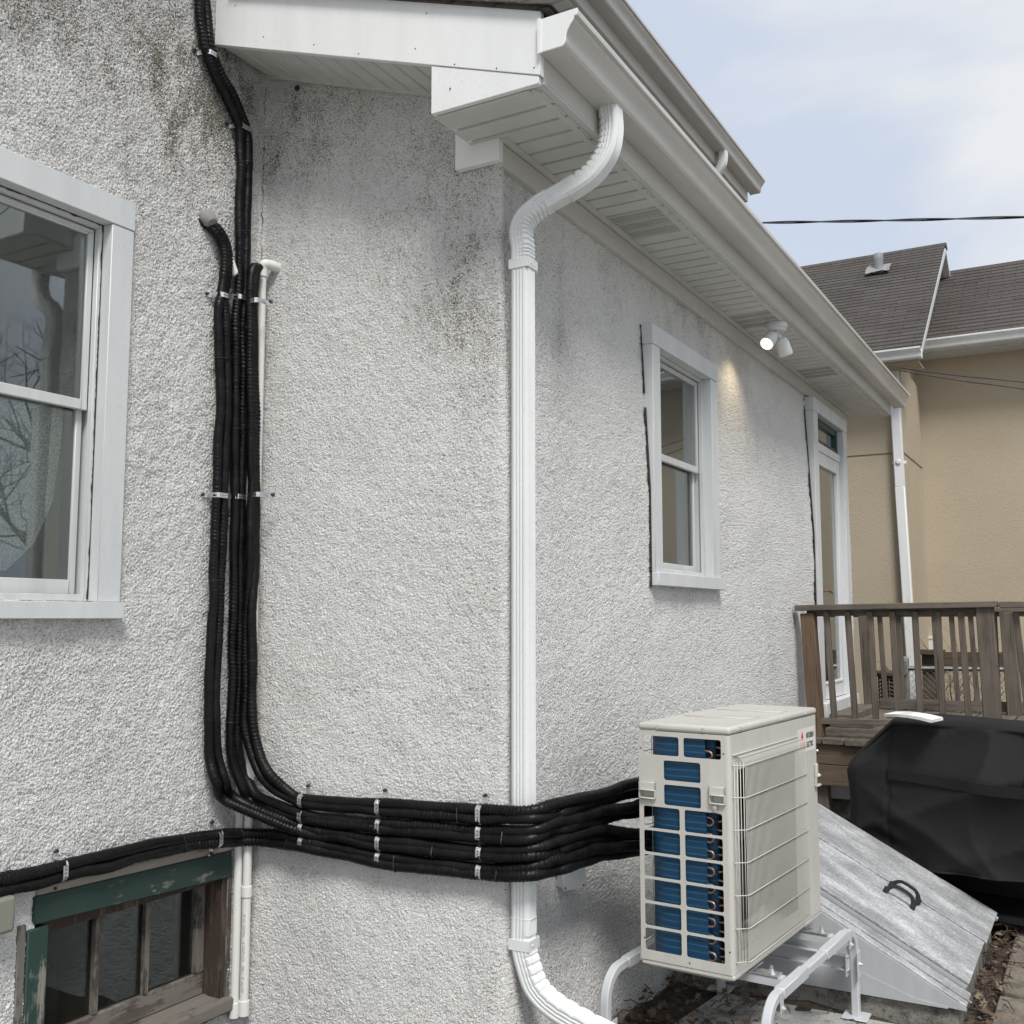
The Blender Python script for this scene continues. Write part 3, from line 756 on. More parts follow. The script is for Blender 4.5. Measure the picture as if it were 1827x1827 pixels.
# ---- windows and door
def casing(q, X0, y0, y1, z0, z1, wd, hd, sill, th):
    """head, sides and sill boards round an opening, standing th proud of the wall"""
    q.box(X0 - .05, X0 + th, y0, y1, z1 - hd, z1)
    q.box(X0 - .05, X0 + th - .003, y0 + .002, y0 + wd, z0 + sill, z1 - hd - .001); q.box(X0 - .05, X0 + th - .003, y1 - wd, y1 - .002, z0 + sill, z1 - hd - .001)
def window(name, X0, y0, y1, z0, z1, wd, hd, sill, so_, meet, rail, bot, glass, stile=.024):
    th = .03
    q = MB(); X = X0
    yi0, yi1, zi0, zi1 = y0 + wd, y1 - wd, z0 + sill, z1 - hd
    d = .11                                          # jamb lining runs back into the wall
    q.box(X - d, X - .051, yi0 - .012, yi0, zi0, zi1); q.box(X - d, X - .051, yi1, yi1 + .012, zi0, zi1)
    q.box(X - d, X - .051, yi0 - .012, yi1 + .012, zi1, zi1 + .012); q.box(X - d, X - .051, yi0 - .012, yi1 + .012, zi0 - .012, zi0)
    wdw = q.build(name, 'trim', house)
    q = MB(); casing(q, X, y0, y1, z0, z1, wd, hd, sill, th); q.build('casing', 'trim', wdw, bevel=.0025)
    q = MB(); q.box(X - .03, X + th + .014, y0 - so_[0], y1 + so_[1], z0, z0 + sill); q.build('sill', 'trim', wdw, bevel=.0025)
    q = MB(); s = .016                                # storm frame
    for a, b in ((yi0 + .001, yi0 + s), (yi1 - s, yi1 - .001)): q.box(X - .045, X - .022, a, b, zi0 + .001, zi1 - .001)
    q.box(X - .045, X - .022, yi0 + s, yi1 - s, zi1 - s, zi1 - .001); q.box(X - .045, X - .022, yi0 + s, yi1 - s, zi0 + .001, zi0 + s * 1.6)
    q.build('storm_frame', 'vinyl', wdw, bevel=.002)
    def sash(xa, xb, za, zb, bb):
        q = MB(); a, b = yi0 + s + .001, yi1 - s - .001
        q.box(xa, xb, a, a + stile, za, zb); q.box(xa, xb, b - stile, b, za, zb)
        q.box(xa, xb, a + stile, b - stile, zb - stile, zb); q.box(xa, xb, a + stile, b - stile, za, za + bb)
        q.box(xb - .001, xb + .005, a + stile * .2, b - stile * .2, zb - stile * .7, zb - stile * .3)
        q.build('sash', 'vinyl', wdw, bevel=.002)
        g = MB(); g.box(xa + .008, xa + .012, a + stile - .004, b - stile + .004, za + bb - .004, zb - stile + .004)
        g.build('pane', glass, wdw)
    sash(X - .066, X - .046, meet - .004, zi1 - .017, rail)
    sash(X - .090, X - .069, zi0 + s * 1.6, meet + rail, bot)
    return wdw, (yi0, yi1, zi0, zi1)
lw, li = window('window', XL, 1.52, 2.462, -.002, 1.486, .096, .102, .057, (.0, .004), .722, .036, .05, 'glass')
lw['label'] = 'double-hung window with lace curtain'
def crack(name, pts, u, n, wmin, wmax, parent, gap=.25):
    """one ragged ribbon of old black caulk along pts, its width changing all the way"""
    q = MB(); vs = []; u, n = Vector(u), Vector(n); w_ = wmax
    for k, p in enumerate(pts):
        w_ = w_ * .55 + .45 * (wmin if rnd.random() < gap else rnd.uniform(wmin, wmax)); p = Vector(p)
        vs += [p, p + u * w_, p + u * w_ + n * .004, p + n * .004]
    m = len(pts); q.add(vs, [(4 * i + a, 4 * i + (a + 1) % 4, 4 * i + 4 + (a + 1) % 4, 4 * i + 4 + a) for i in range(m - 1) for a in range(4)])
    q.build(name, 'caulk', parent)
bat = lambda z: -.045 * max(0, min(1, (z - .6) / .95))
zz = lambda a, b, n: [a + (b - a) * i / (n - 1) for i in range(n)]
crack('caulk', [(XL - .0215, li[1] - .0005, z) for z in zz(li[2] + .01, li[3], 110)], (0, -1, 0), (.6, 0, 0), .0005, .0085, lw)
crack('caulk', [(XL - .0215, y, li[3] - .0005) for y in zz(li[0], li[1], 70)], (0, 0, -1), (.6, 0, 0), .0005, .011, lw, .35)
crack('caulk', [(XL + .0005, y, li[2] + .0005) for y in zz(li[0], li[1], 70)], (0, 0, 1), (.6, 0, 0), .0003, .004, lw, .4)
q = MB(); q.box(XL - .14, XL - .115, li[1] - .105, li[1] - .055, li[2], li[2] + .66); q.build('inner_jamb', 'olive', lw)
q = MB()                                             # lace curtain, drawn aside
n = 26
XCU = XL - .105
def cur_edge(z):
    ks = [(onX(113, 735, XCU), ), (onX(108, 800, XCU), ), (onX(92, 900, XCU), ), (onX(60, 970, XCU), ), (onX(10, 1018, XCU), )]
    ks = sorted((k[0].z, k[0].y) for k in ks)
    for (z0, y0), (z1, y1) in zip(ks, ks[1:]):
        if z <= z1: return y0 + (y1 - y0) * max(0, (z - z0) / (z1 - z0))
    return ks[-1][1]
rows = [(z, cur_edge(z)) for z in [onX(10, 1018, XCU).z + i * .03 for i in range(21)]]
vs, fs = [], []
for i, (z, ye) in enumerate(rows):
    for k in range(n):
        t = k / (n - 1); y = 1.5 + (ye - 1.5) * t
        vs.append((XCU + .006 * math.sin(t * 40 + z * 1.5), y, z))
for i in range(len(rows) - 1):
    for k in range(n - 1): fs.append((i * n + k, i * n + k + 1, (i + 1) * n + k + 1, (i + 1) * n + k))
q.add(vs, fs); q.build('curtain', 'lace', lw, smooth=True, sharp=0)

rw, ri = window('window', XR, 4.452, 5.392, .150, 1.380, .098, .095, .062, (.0, .03), .775, .034, .035, 'glass2')
rw['label'] = 'narrow-looking window on the side wall with open gap under the sash'
crack('caulk', [(XR + .004 + bat(z), 4.4535, z) for z in zz(.14, .98, 90)], (0, -1, 0), (1.5, 0, 0), .004, .022, rw, .15)
crack('caulk', [(XR + .004 + bat(z), 4.4535, z) for z in zz(1.05, 1.38, 40)], (0, -1, 0), (1.2, 0, 0), .0015, .014, rw, .45)
q = MB()
vs, fs = [], []
for i, z in enumerate((ri[2], ri[3])):
    for k in range(60):
        t = k / 59; vs.append((XR - .17 + .02 * math.sin(t * 30) + .012 * math.sin(t * 71), ri[0] - .05 + (ri[1] - ri[0] + .1) * t, z))
fs = [(k, k + 1, 61 + k, 60 + k) for k in range(59)]
q.add(vs, fs); q.build('curtain', 'sheer', rw, smooth=True, sharp=0)

# rooms behind the glass
def room(x0, x1, y0, y1, z0, z1, mat):
    q = MB(); v = [(x0, y0, z0), (x1, y0, z0), (x1, y1, z0), (x0, y1, z0), (x0, y0, z1), (x1, y0, z1), (x1, y1, z1), (x0, y1, z1)]
    q.add(v, [(0, 1, 2, 3), (7, 6, 5, 4), (0, 4, 5, 1), (2, 6, 7, 3), (3, 7, 4, 0)]); q.build('room', mat, house)
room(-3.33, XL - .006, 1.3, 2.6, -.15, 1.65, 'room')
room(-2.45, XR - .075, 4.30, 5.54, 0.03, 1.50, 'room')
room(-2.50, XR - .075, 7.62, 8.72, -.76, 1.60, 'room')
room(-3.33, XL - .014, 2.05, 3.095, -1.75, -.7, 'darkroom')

# door with transom
q = MB(); casing(q, XR, 7.60, 8.735, -.70, 1.625, .13, .10, .0, .03)
door = q.build('door', 'trim', house, bevel=.0025); door['label'] = 'white glazed door with green transom'
dy0, dy1 = 7.73, 8.605
q = MB()
q.box(XR - .10, XR - .051, dy0 - .02, dy0, -.7, 1.525); q.box(XR - .10, XR - .051, dy1, dy1 + .02, -.7, 1.525); q.box(XR - .1, XR - .051, dy0, dy1, 1.525, 1.545)
q.build('jamb', 'doorwhite', door)
q = MB(); q.box(XR - .06, XR - .005, dy0 + .001, dy1 - .001, 1.262, 1.325); q.build('transom_bar', 'doorwhite', door, bevel=.002)
q = MB()
for a in ((dy0 + .001, dy0 + .05, 1.326, 1.524), (dy1 - .05, dy1 - .001, 1.326, 1.524), (dy0 + .05, dy1 - .05, 1.474, 1.524), (dy0 + .05, dy1 - .05, 1.326, 1.362)): q.box(XR - .06, XR - .022, *a)
q.build('transom_sash', 'dgreen', door, bevel=.002)
q = MB(); q.box(XR - .048, XR - .043, dy0 + .048, dy1 - .048, 1.36, 1.476); q.build('pane', 'glass2', door)
q = MB()
for a in ((dy0 + .002, dy0 + .11, -.60, 1.26), (dy1 - .12, dy1 - .002, -.60, 1.26), (dy0 + .11, dy1 - .12, 1.17, 1.26), (dy0 + .11, dy1 - .12, -.60, -.49)): q.box(XR - .05, XR - .012, *a)
for a in ((dy0 + .11, dy0 + .125, -.49, 1.17), (dy1 - .135, dy1 - .12, -.49, 1.17), (dy0 + .125, dy1 - .135, 1.155, 1.17), (dy0 + .125, dy1 - .135, -.49, -.475)): q.box(XR - .04, XR - .004, *a)
q.build('leaf', 'doorwhite', door, bevel=.002)
q = MB(); q.box(XR - .034, XR - .028, dy0 + .12, dy1 - .13, -.48, 1.16); q.build('pane', 'glass2', door)
q = MB(); zk = .20; yk = dy0 + .06
q.lathe((XR - .012, yk, zk), (XR + .05, yk, zk), [(0, .022), (.006, .022), (.008, .009), (.06, .009)], 12)
q.tube([(XR + .045, yk, zk), (XR + .05, yk + .05, zk + .004), (XR + .05, yk + .12, zk - .012)], .008, 8); q.build('handle', 'copper', door, smooth=True)
q = MB(); q.box(XR - .1, XR + .06, 7.60, 8.74, -.74, -.605); q.build('threshold', 'vinyl', door, bevel=.004)
crack('caulk', [(XR + .004 + bat(z), 7.602, z) for z in zz(-.05, 1.05, 80)], (0, -1, 0), (1.5, 0, 0), .008, .055, door, .25)
crack('caulk', [(XR + .004 + bat(z), 7.602, z) for z in zz(1.05, 1.62, 50)], (0, -1, 0), (1.5, 0, 0), .001, .022, door, .5)

crack('corner_crack', [(XL + .012 + .004 * math.sin(k * 1.7) + .003 * math.sin(k * .6), YC - .015, 2.24 - k * .011) for k in range(70)], (.7, .7, 0), (.4, -.4, 0), .0003, .0045, house, .45)
p_ = onY(530, 157, YC - .004); q = MB(); q.lathe(p_, p_ + Vector((.003, -.006, -.002)), [(0, .012), (.003, .010), (.006, .004)], 6); q.build('knocked_hole', 'caulk', house)

# cellar window under the left window
bw = MB()
zb0, zt0 = -1.50, -.95
def Lp(x, y, d=0.0): p = onX(x, y, XL + d); p.x = XL + d; return p
q = MB()
q.prism([Lp(64, 1600, .012), Lp(415, 1517, .012), Lp(415, 1564, .012), Lp(62, 1651, .012)], (-.05, 0, 0))
lint = q.build('basement_window', 'green', house, bevel=.004); lint['label'] = 'low cellar window with peeling green lintel'
q = MB(); q.prism([Lp(66, 1585, .006), Lp(420, 1498, .006), Lp(420, 1516, .006), Lp(66, 1599, .006)], (-.04, 0, 0)); q.build('head_strip', 'palewood', lint, bevel=.003)
q = MB(); q.box(XL - .12, XL + .01, 2.172, 2.247, -1.6, -.975); q.build('side_post', 'greenv', lint, bevel=.004)
q = MB(); q.box(XL - .05, XL + .006, 2.140, 2.170, -1.6, -.955); q.build('side_strip', 'greydryv', lint, bevel=.004)
q = MB(); q.box(XL - .125, XL - .068, 3.020, 3.060, -1.44, -.96); q.box(XL - .067, XL - .001, 3.012, 3.060, -1.44, -.965); q.build('reveal_board', 'brownv', lint, bevel=.003)
q = MB(); q.box(XL - .03, XL + .004, 3.035, 3.060, -1.44, -.985); q.build('stop_strip', 'greydryv', lint, bevel=.003)
q = MB(); q.box(XL - .13, XL - .06, 2.247, 3.03, -1.02, -.955); q.build('head_lining', 'brownv', lint)
q = MB(); q.box(XL - .125, XL + .035, 2.15, 3.055, -1.485, -1.437); q.build('sill', 'greydry', lint, bevel=.006)
xs0, xs1 = XL - .124, XL - .094
q = MB(); q.box(xs0, xs1, 2.249, 3.018, -1.436, -1.355); q.build('bottom_rail', 'greydry', lint, bevel=.004)
for ya, yb in ((2.975, 3.018), (2.249, 2.262)):
    q = MB(); q.box(xs0, xs1, ya, yb, -1.354, -1.0); q.build('stile', 'greydryv', lint, bevel=.003)
for (x, yb) in ((173, 1700), (262, 1700)):
    yy = onX(x, yb, xs1).y; q = MB(); q.box(xs0 + .004, xs1 + .004, yy - .011, yy + .011, -1.356, -1.0); q.build('muntin', 'greydryv', lint, bevel=.003)
cuts = [2.26, onX(173, 1700, xs1).y, onX(262, 1700, xs1).y, 2.98]
for a, b in zip(cuts, cuts[1:]):
    q = MB(); q.box(xs0 + .010, xs0 + .014, a + .009, b - .009, -1.356, -.99); q.build('pane', 'oldglass', lint)
# pale things on the cellar shelf
q = MB(); q.lathe((-3.22, 2.42, -1.55), (-3.22, 2.42, -1.2), [(0, .05), (.1, .05), (.105, .045), (.24, .045), (.25, .05), (.35, .03)], 14); q.build('stored_jar', 'putty', house, smooth=True)

# ------------------------------------------------------------------ insulated refrigerant lines
def hit(x, y, P, n): d = ray(x, y); n = Vector(n); return d * (Vector(P).dot(n) / d.dot(n))
XT, YT = XL + .036, YC - .037
def LP(x, y, d=0):
    if x > 385 and y > 1380: d += .026                 # over the drain pipes in the corner
    p = onX(x, y, XT + d)
    return p if p.y < YT - d else onY(x, y, YT - d)
def MP(x, y, d=0): return onY(x, y, YT - d)
spans = {540: [(1419, 1441), (1447, 1465), (1471, 1490), (1493, 1519)], 610: [(1423, 1448), (1456, 1474), (1482, 1503), (1507, 1533)],
         678: [(1426, 1455), (1464, 1483), (1492, 1515), (1520, 1546)], 770: [(1432, 1463), (1470, 1494), (1501, 1526), (1533, 1560)],
         858: [(1437, 1470), (1476, 1503), (1509, 1536), (1542, 1568)], 945: [(1437, 1470), (1474, 1503), (1507, 1537), (1541, 1570)]}
c1008 = [1430, 1447, 1463, 1479, 1496, 1513, 1530, 1548]
c1069 = [1416, 1432, 1449, 1462, 1481, 1497, 1513, 1529]
c1137 = [1398, 1414, 1437, 1450, 1487, 1500, 1509, 1521]
XO = -1.635
def run(row, half):
    """from the inner corner along the end wall, round the outer corner, up to the back of the unit"""
    k = row * 2 + half; f = .26 if half == 0 else .74; p = []
    for x in (540, 610, 678, 770, 858, 945):
        a, b = spans[x][row]; jig = rnd.uniform(-2.2, 2.2) if x in (610, 770) else 0
        q = MP(x, a + (b - a) * f + jig, .007 * half + rnd.uniform(0, .005) + (.014 if x == 540 else .016 if x == 945 else 0)); p.append(q)
    p.append(onX(990, c1008[k] + 4, XO - .012 * half)); p.append(onX(1012, c1008[k] - 1, XO + .01))
    p.append(onX(1069, c1069[k], XO + .03 - .014 * half)); p.append(onX(1137, c1137[k], XO + .07 - .02 * half))
    e = p[-1]; p.append(Vector((-1.535, e.y + .22, e.z - .01))); p.append(Vector((-1.50, 4.25, e.z - .03)))
    return p
V = {
 'left': ([(370, 392), (384, 412), (398, 440), (401, 470), (398, 500), (394, 528), (389, 560), (391, 620), (393, 700), (391, 780), (387, 884), (384, 960), (380, 1100), (375, 1200), (372, 1290), (375, 1350), (386, 1398), (409, 1432)],
          [(376, 388), (390, 407), (404, 436), (408, 470), (404, 500), (399, 528), (403, 565), (404, 620), (404, 700), (402, 780), (399, 884), (396, 960), (392, 1100), (387, 1200), (384, 1290), (389, 1350), (401, 1396), (424, 1428)]),
 'middle': ([(353, -60), (355, 0), (361, 70), (370, 100), (388, 140), (404, 170), (421, 215), (428, 240), (430, 300), (428, 400), (426, 500), (424, 533), (420, 600), (421, 700), (420, 780), (419, 884), (418, 1000), (416, 1150), (412, 1300), (416, 1360), (430, 1402), (453, 1432)],
            [(366, -60), (368, 0), (373, 70), (381, 100), (399, 140), (415, 170), (435, 215), (441, 240), (442, 300), (440, 400), (438, 500), (436, 533), (433, 600), (434, 700), (433, 780), (430, 884), (430, 1000), (427, 1150), (424, 1300), (429, 1360), (443, 1396), (466, 1424)]),
 'right': ([(457, 474), (450, 490), (447, 530), (446, 600), (447, 700), (449, 780), (449, 884), (446, 980), (441, 1100), (438, 1200), (438, 1290), (449, 1345), (466, 1385), (495, 1412)],
           [(462, 476), (456, 490), (453, 530), (453, 600), (454, 700), (456, 780), (456, 884), (454, 980), (450, 1100), (449, 1200), (451, 1290), (463, 1345), (481, 1380), (508, 1405)])}
low = ([(-60, 1580), (0, 1568), (60, 1557), (110, 1546), (180, 1530), (260, 1509), (330, 1496), (390, 1489), (430, 1486), (475, 1487), (510, 1492)],
       [(-60, 1602), (0, 1588), (60, 1577), (110, 1562), (180, 1548), (260, 1526), (330, 1510), (390, 1503), (430, 1501), (475, 1501), (510, 1508)])
def pipe(name, P, root, r, seed):
    rg = random.Random(seed); pts = resample(crom(P, 14), .0046)
    # hand-wrapped lines never lie straight: they sag and wander between the straps
    k = len(pts) // 22 + 3; wz = [Vector((rg.uniform(-1, 1), rg.uniform(-1, 1), rg.uniform(-1, 1))) for _ in range(k)]; wz = crom(wz, 22)
    pts = [p + wz[min(i, len(wz) - 1)] * .0034 for i, p in enumerate(pts)]
    ph, out, sm = 0.0, [], 0.0
    for i in range(len(pts)):
        ph += 2 * math.pi / 3.1 * rg.uniform(.75, 1.25); sm = sm * .93 + rg.uniform(-1, 1) * .07
        out.append((ph, sm, rg.uniform(.4, 1)))
    # soft places where the wrap hangs smooth between the ridges
    smooth = [max(0.12, math.sin(i * .0046 * 5.1 + seed) + .45) for i in range(len(pts))]
    rf = lambda i, a: r * (1 + .115 * smooth[i] * out[i][2] * math.cos(out[i][0] + a) + .34 * out[i][1])
    q = MB(); q.tube(pts, rf, 10); return q.build(name, 'tape', root, smooth=True, sharp=0), pts
def tie(root, a, b, n, r=.019):
    """a black cable tie pinching a pair"""
    a, b = Vector(a), Vector(b); d = (b - a); u = d.normalized(); n = Vector(n)
    ring = []
    for k in range(25):
        t = 2 * math.pi * k / 24; c = a if math.cos(t) < 0 else b
        ring.append(c + u * (math.cos(t) * r) + n * (math.sin(t) * r))
    q = MB(); q.tube(ring, .0022, 6); q.build('cable_tie', 'blackplastic', root)
LS = []
RT_ = .0192
info = [('left', 2, 'black wrapped pipe pair curving out of the grey sealed hole beside the left window'),
        ('middle', 1, 'black wrapped pipe pair coming down past the eave from the upper storey'),
        ('right', 0, 'black wrapped pipe pair starting under the white elbow in the corner'),
        ('low', 3, 'black wrapped pipe pair sloping up over the cellar window from the lower left')]
for name, row, lab in info:
    A, B = low if name == 'low' else V[name]
    f = MP if name == 'right' else LP
    if name == 'low':
        pa = [LP(*q) for q in A[:-2]] + [MP(*q, .012) for q in A[-2:]]; pb = [LP(*q) for q in B[:-2]] + [MP(*q, .012) for q in B[-2:]]
    elif name == 'right':
        fr_ = lambda q: onX(*q, XT + .048) if q[1] < 1000 else MP(*q, .062 if q[0] < 485 else .03)
        pa = [fr_(q) for q in A]; pb = [fr_(q) for q in B]
    else: pa = [LP(*q) for q in A]; pb = [LP(*q) for q in B]
    if name == 'left':
        for p in (pa, pb): p[0].x -= .05; p[1].x -= .008; p[0].z += .004
    # the pipe that lies on the outside of the bend ends up lower
    up_, dn_ = (pb, pa) if name != 'low' else (pa, pb)
    root = thing('refrigerant_line', lab, 'pipe', tuple(pa[len(pa) // 2]), 'black wrapped refrigerant lines on the white walls')
    r = RT_ * (1.04 if name in ('low', 'middle') else 1.0)
    o1, t1_ = pipe('insulated_pipe', up_ + run(row, 0), root, r, 11 + row)
    o2, t2_ = pipe('insulated_pipe', dn_ + run(row, 1), root, r * (.94 if name != 'low' else 1.0), 31 + row)
    LS.append((name, root, t1_, t2_))
def near(pts, x, y):
    best, bd = None, 1e9
    for p in pts:
        z = p.dot(FW); u = 913.5 + FOC * p.dot(RT) / z; v = 913.5 - FOC * p.dot(UP) / z
        d = (u - x) ** 2 + (v - y) ** 2
        if d < bd: bd, best = d, p
    return best
for nm, spots in (('left', [(395, 640), (385, 1035)]), ('middle', [(435, 290), (432, 412), (424, 580), (428, 1290), (432, 765)]), ('right', [(455, 585), (452, 882), (447, 1180)]), ('low', [(325, 1500), (428, 1494), (515, 1505), (707, 1540), (890, 1555)])):
    root, ta, tb = [(r, a, b) for n_, r, a, b in LS if n_ == nm][0]
    for s in spots:
        a, b = near(ta, *s), near(tb, *s); tie(root, a, b, (1, 0, 0) if s[0] < 500 and nm != 'right' else (0, -1, 0))
for nm, s in (('right', (820, 1455)), ('middle', (900, 1490)), ('left', (776, 1512)), ('right', (1000, 1440))):
    root, ta, tb = [(r, a, b) for n_, r, a, b in LS if n_ == nm][0]; tie(root, near(ta, *s), near(tb, *s), (0, -1, 0))

# galvanised straps over the pipe pairs
def strap(a, b, face, cross, along, label, ends=(1, 1), r=.0185, wdt=.019):
    """a, b: middles of the two pipes; face: outward wall normal; along: direction of the pipes"""
    a, b = Vector(a), Vector(b); n = Vector(face); u = Vector(cross)
    if (b - a).dot(u) < 0: a, b = b, a
    t = Vector(along); c = (a + b) / 2; wv = max((b - a).dot(u) / 2 + r, r * 1.4)
    base = -.034; top = r + .0022
    prof = [(-wv - .030 * ends[0] - .002, base), (-wv - .003, base + .003), (-wv - .0005, -.010), (-wv + .006, top - .006), (-wv + .016, top), (wv - .016, top), (wv - .006, top - .006), (wv + .0005, -.010), (wv + .003, base + .003), (wv + .030 * ends[1] + .002, base)]
    pts = [c + u * x + n * y for x, y in prof]
    q = MB(); nn = []
    for i in range(len(pts)):
        d = (pts[min(i + 1, len(pts) - 1)] - pts[max(i - 1, 0)]).normalized(); nn.append(t.cross(d).normalized())
    q.sweep([(-wdt / 2, -.0007), (wdt / 2, -.0007), (wdt / 2, .0007), (-wdt / 2, .0007)], pts, [t] * len(pts), nn)
    root = solo(q, 'pipe_strap', 'galv', label, 'strap', 'perforated metal straps on the black pipes', smooth=True, sharp=30)
    h = MB(); k = max(2, int(2 * wv / .017))
    for i in range(k):
        x = -wv + .012 + (2 * wv - .024) * (i + .5) / k; h.lathe(c + u * x + n * (top + .0002), c + u * x + n * (top + .0012), [(0, .0024), (.001, .0024)], 8)
    h.build('strap_hole', 'hole', root)
    for s, e in ((-1, ends[0]), (1, ends[1])):
        if e:
            m = c + u * (s * (wv + .024)) + n * base; g = MB()
            g.lathe(m, m + n * .013, [(0, .008), (.003, .0075), (.0045, .0055), (.012, .005)], 6); g.build('screw', 'screw', root)
def pair(nm): return [(a, b) for n_, r, a, b in LS if n_ == nm][0]
Yv, Zv, Xv = (0, 1, 0), (0, 0, 1), (1, 0, 0)
for nm, x, y, lab, ends in (('middle', 371, 100, 'topmost metal strap, on the pipe pair beside the white rake board', (1, 0)),
                            ('middle', 429, 231, 'metal strap on the pipe pair just below the bend under the eave', (1, 0)),
                            ('left', 396, 528, 'metal strap on the pipe pair below the grey sealed hole', (1, 1)),
                            ('middle', 430, 533, 'bright metal strap level with the top of the white pipe, on the middle pair', (0, 0)),
                            ('left', 393, 884, 'left one of the three straps halfway up the vertical pipes', (1, 0)),
                            ('middle', 425, 887, 'middle one of the three straps halfway up the vertical pipes', (0, 0))):
    A, B = pair(nm); a, b = near(A, x, y), near(B, x, y); strap(a, b, Xv, Yv, Zv, lab, ends)
for x, y, lab in ((456, 540, 'metal strap over the right pipe pair and the white pipe near its elbow'), (456, 884, 'right one of the three straps halfway up, reaching over the white pipe')):
    A, B = pair('right'); a, b = near(A, x, y), near(B, x, y) + Vector((.03, 0, 0)); strap(a, b, (0, -1, 0), Xv, Zv, lab, (0, 1))
rown = ['right', 'middle', 'left', 'low']
ords = ['topmost', 'second', 'third', 'lowest']
for x, col in ((540, 'column nearest the inside corner'), (678, 'middle column on the end wall'), (858, 'column next to the white downspout')):
    for row in range(4):
        A, B = pair(rown[row]); s0, s1 = spans[x][row]; a, b = near(A, x, s0 + (s1 - s0) * .26), near(B, x, s0 + (s1 - s0) * .74)
        strap(a, b, (0, -1, 0), Zv, (Vector((1, 0, -.05 if x < 800 else 0)) + Vector((0, 0, -.12))).normalized(), f'{ords[row]} metal strap of the {col} of horizontal pipes', (0, 1 if row == 0 else 0))
for x, y, lab in ((110, 1555, 'leftmost metal strap, on the sloping pipes above the cellar window'), (388, 1496, 'metal strap on the sloping pipes beside the white drain pipes')):
    A, B = pair('low'); a, b = near(A, x, y), near(B, x, y); strap(a, b, Xv, Zv, Vector((0, 1, .18)).normalized(), lab, (1, 1))

# grey putty round the hole where the left pair goes in
q = MB(); pc = onX(366, 386, XL); pd = LP(379, 399)
q.lathe(pc, pd, [(-.004, .030), (.015, .033), ((pd - pc).length * .8, .029), ((pd - pc).length, .022)], 14)
solo(q, 'duct_seal', 'putty', 'grey lump of duct putty where the left pipe pair enters the wall', 'sealant', smooth=True)

# white drain pipes
def pvc(P, label, rings=(), ball=None, r=.0165):
    root = thing('drain_pipe', label, 'drain pipe', tuple(P[-1]), 'white plastic drain pipes in the corner')
    q = MB(); q.tube(P, r, 16); q.build('tube', 'pvc', root, smooth=True)
    for (p, l) in rings:
        q = MB(); p = Vector(p); q.lathe(p + Vector((0, 0, l / 2)), p - Vector((0, 0, l / 2)), [(0, r + .001), (.001, r + .0045), (l - .001, r + .0045), (l, r + .001)], 18); q.build('coupling', 'pvc', root, smooth=True)
    return root
x1 = onY(467.5, 520, YC - .055).x; y1 = YC - .055
ztop = onY(470, 475, y1).z; zbot = onY(436, 1812, y1).z
root = pvc([(x1, y1, ztop - .03), (x1, y1, zbot)], 'white drain pipe with an elbow at the top and printed text low down',
           [((x1, y1, onY(441, 1590, y1).z), .04), ((x1, y1, zbot + .028), .055)])
q = MB(); el = crom([Vector((x1, y1, ztop - .045)), Vector((x1, y1, ztop - .012)), Vector((x1 + .006, y1 + .001, ztop + .006)), Vector((x1 + .016, y1 + .018, ztop + .010)), Vector((x1 + .028, y1 + .045, ztop + .006)), Vector((x1 + .034, y1 + .09, ztop + .002))], 5)
q.tube(el, .021, 14); q.build('elbow', 'pvc', root, smooth=True)
cu = bpy.data.curves.new('pipe_print', 'FONT'); cu.body = 'ASTM D 1785   CF-UPC-P   MADE IN U'; cu.size = .0155; cu.space_character = 1.12
to = bpy.data.objects.new('tmp', cu); C.objects.link(to); bpy.context.view_layer.update()
me = bpy.data.meshes.new_from_object(to.evaluated_get(bpy.context.evaluated_depsgraph_get())); bpy.data.objects.remove(to)
for v in me.vertices:                                # rolled on to the pipe, reading upwards
    a = v.co.y; z = v.co.x; th = -math.pi / 2 + .25 - (a - .006) / .0168
    v.co = (x1 + .0169 * math.cos(th), y1 + .0169 * math.sin(th), onY(438, 1770, y1).z + z * 1.0)
off = WL[root.name]
for v in me.vertices: v.co -= off
me.materials.append(M['print']); to = bpy.data.objects.new('print', me); link(to, root)
y2, x2 = onX(421, 1700, XL + .026).y, XL + .026
pvc([onX(412, 468, XL + .0), onX(414, 474, XL + .02), onX(419, 486, XL + .03), (x2, y2 - .012, onX(425, 500, x2).z), (x2, y2, onX(440, 540, x2).z), (x2, y2, onX(421, 1812, x2).z)],
    'plain white drain pipe left of its twin, running down behind the black pipes', [((x2, y2, onX(421, 1800, x2).z), .055)])

# junction box on the side wall under the pipes
ja = onX(1030, 1560, -1.725)
root = thing('junction_box', 'small grey square box with screwed lid behind the black pipes', 'junction box', (-1.76, ja.y, ja.z - .04)); root.rotation_euler = (0, 0, R(-28))
q = MB(); q.box(XR + .004, -1.735, ja.y - .045, ja.y + .045, ja.z - .045, ja.z + .045); q.build('box_body', 'boxgrey', root, bevel=.003)
q = MB(); q.box(-1.7345, -1.724, ja.y - .052, ja.y + .052, ja.z - .052, ja.z + .052); q.build('lid', 'boxgrey', root, bevel=.004)
for a in (-1, 1):
    for b in (-1, 1): q = MB(); q.lathe((-1.724, ja.y + a * .041, ja.z + b * .041), (-1.722, ja.y + a * .041, ja.z + b * .041), [(0, .004), (.002, .003)], 8); q.build('screw', 'screw', root)
q = MB(); q.lathe((-1.77, ja.y - .046, ja.z + .01), (-1.77, ja.y - .085, ja.z + .01), [(0, .013), (.015, .013), (.016, .010), (.039, .009)], 10); q.build('cable_gland', 'blackplastic', root)

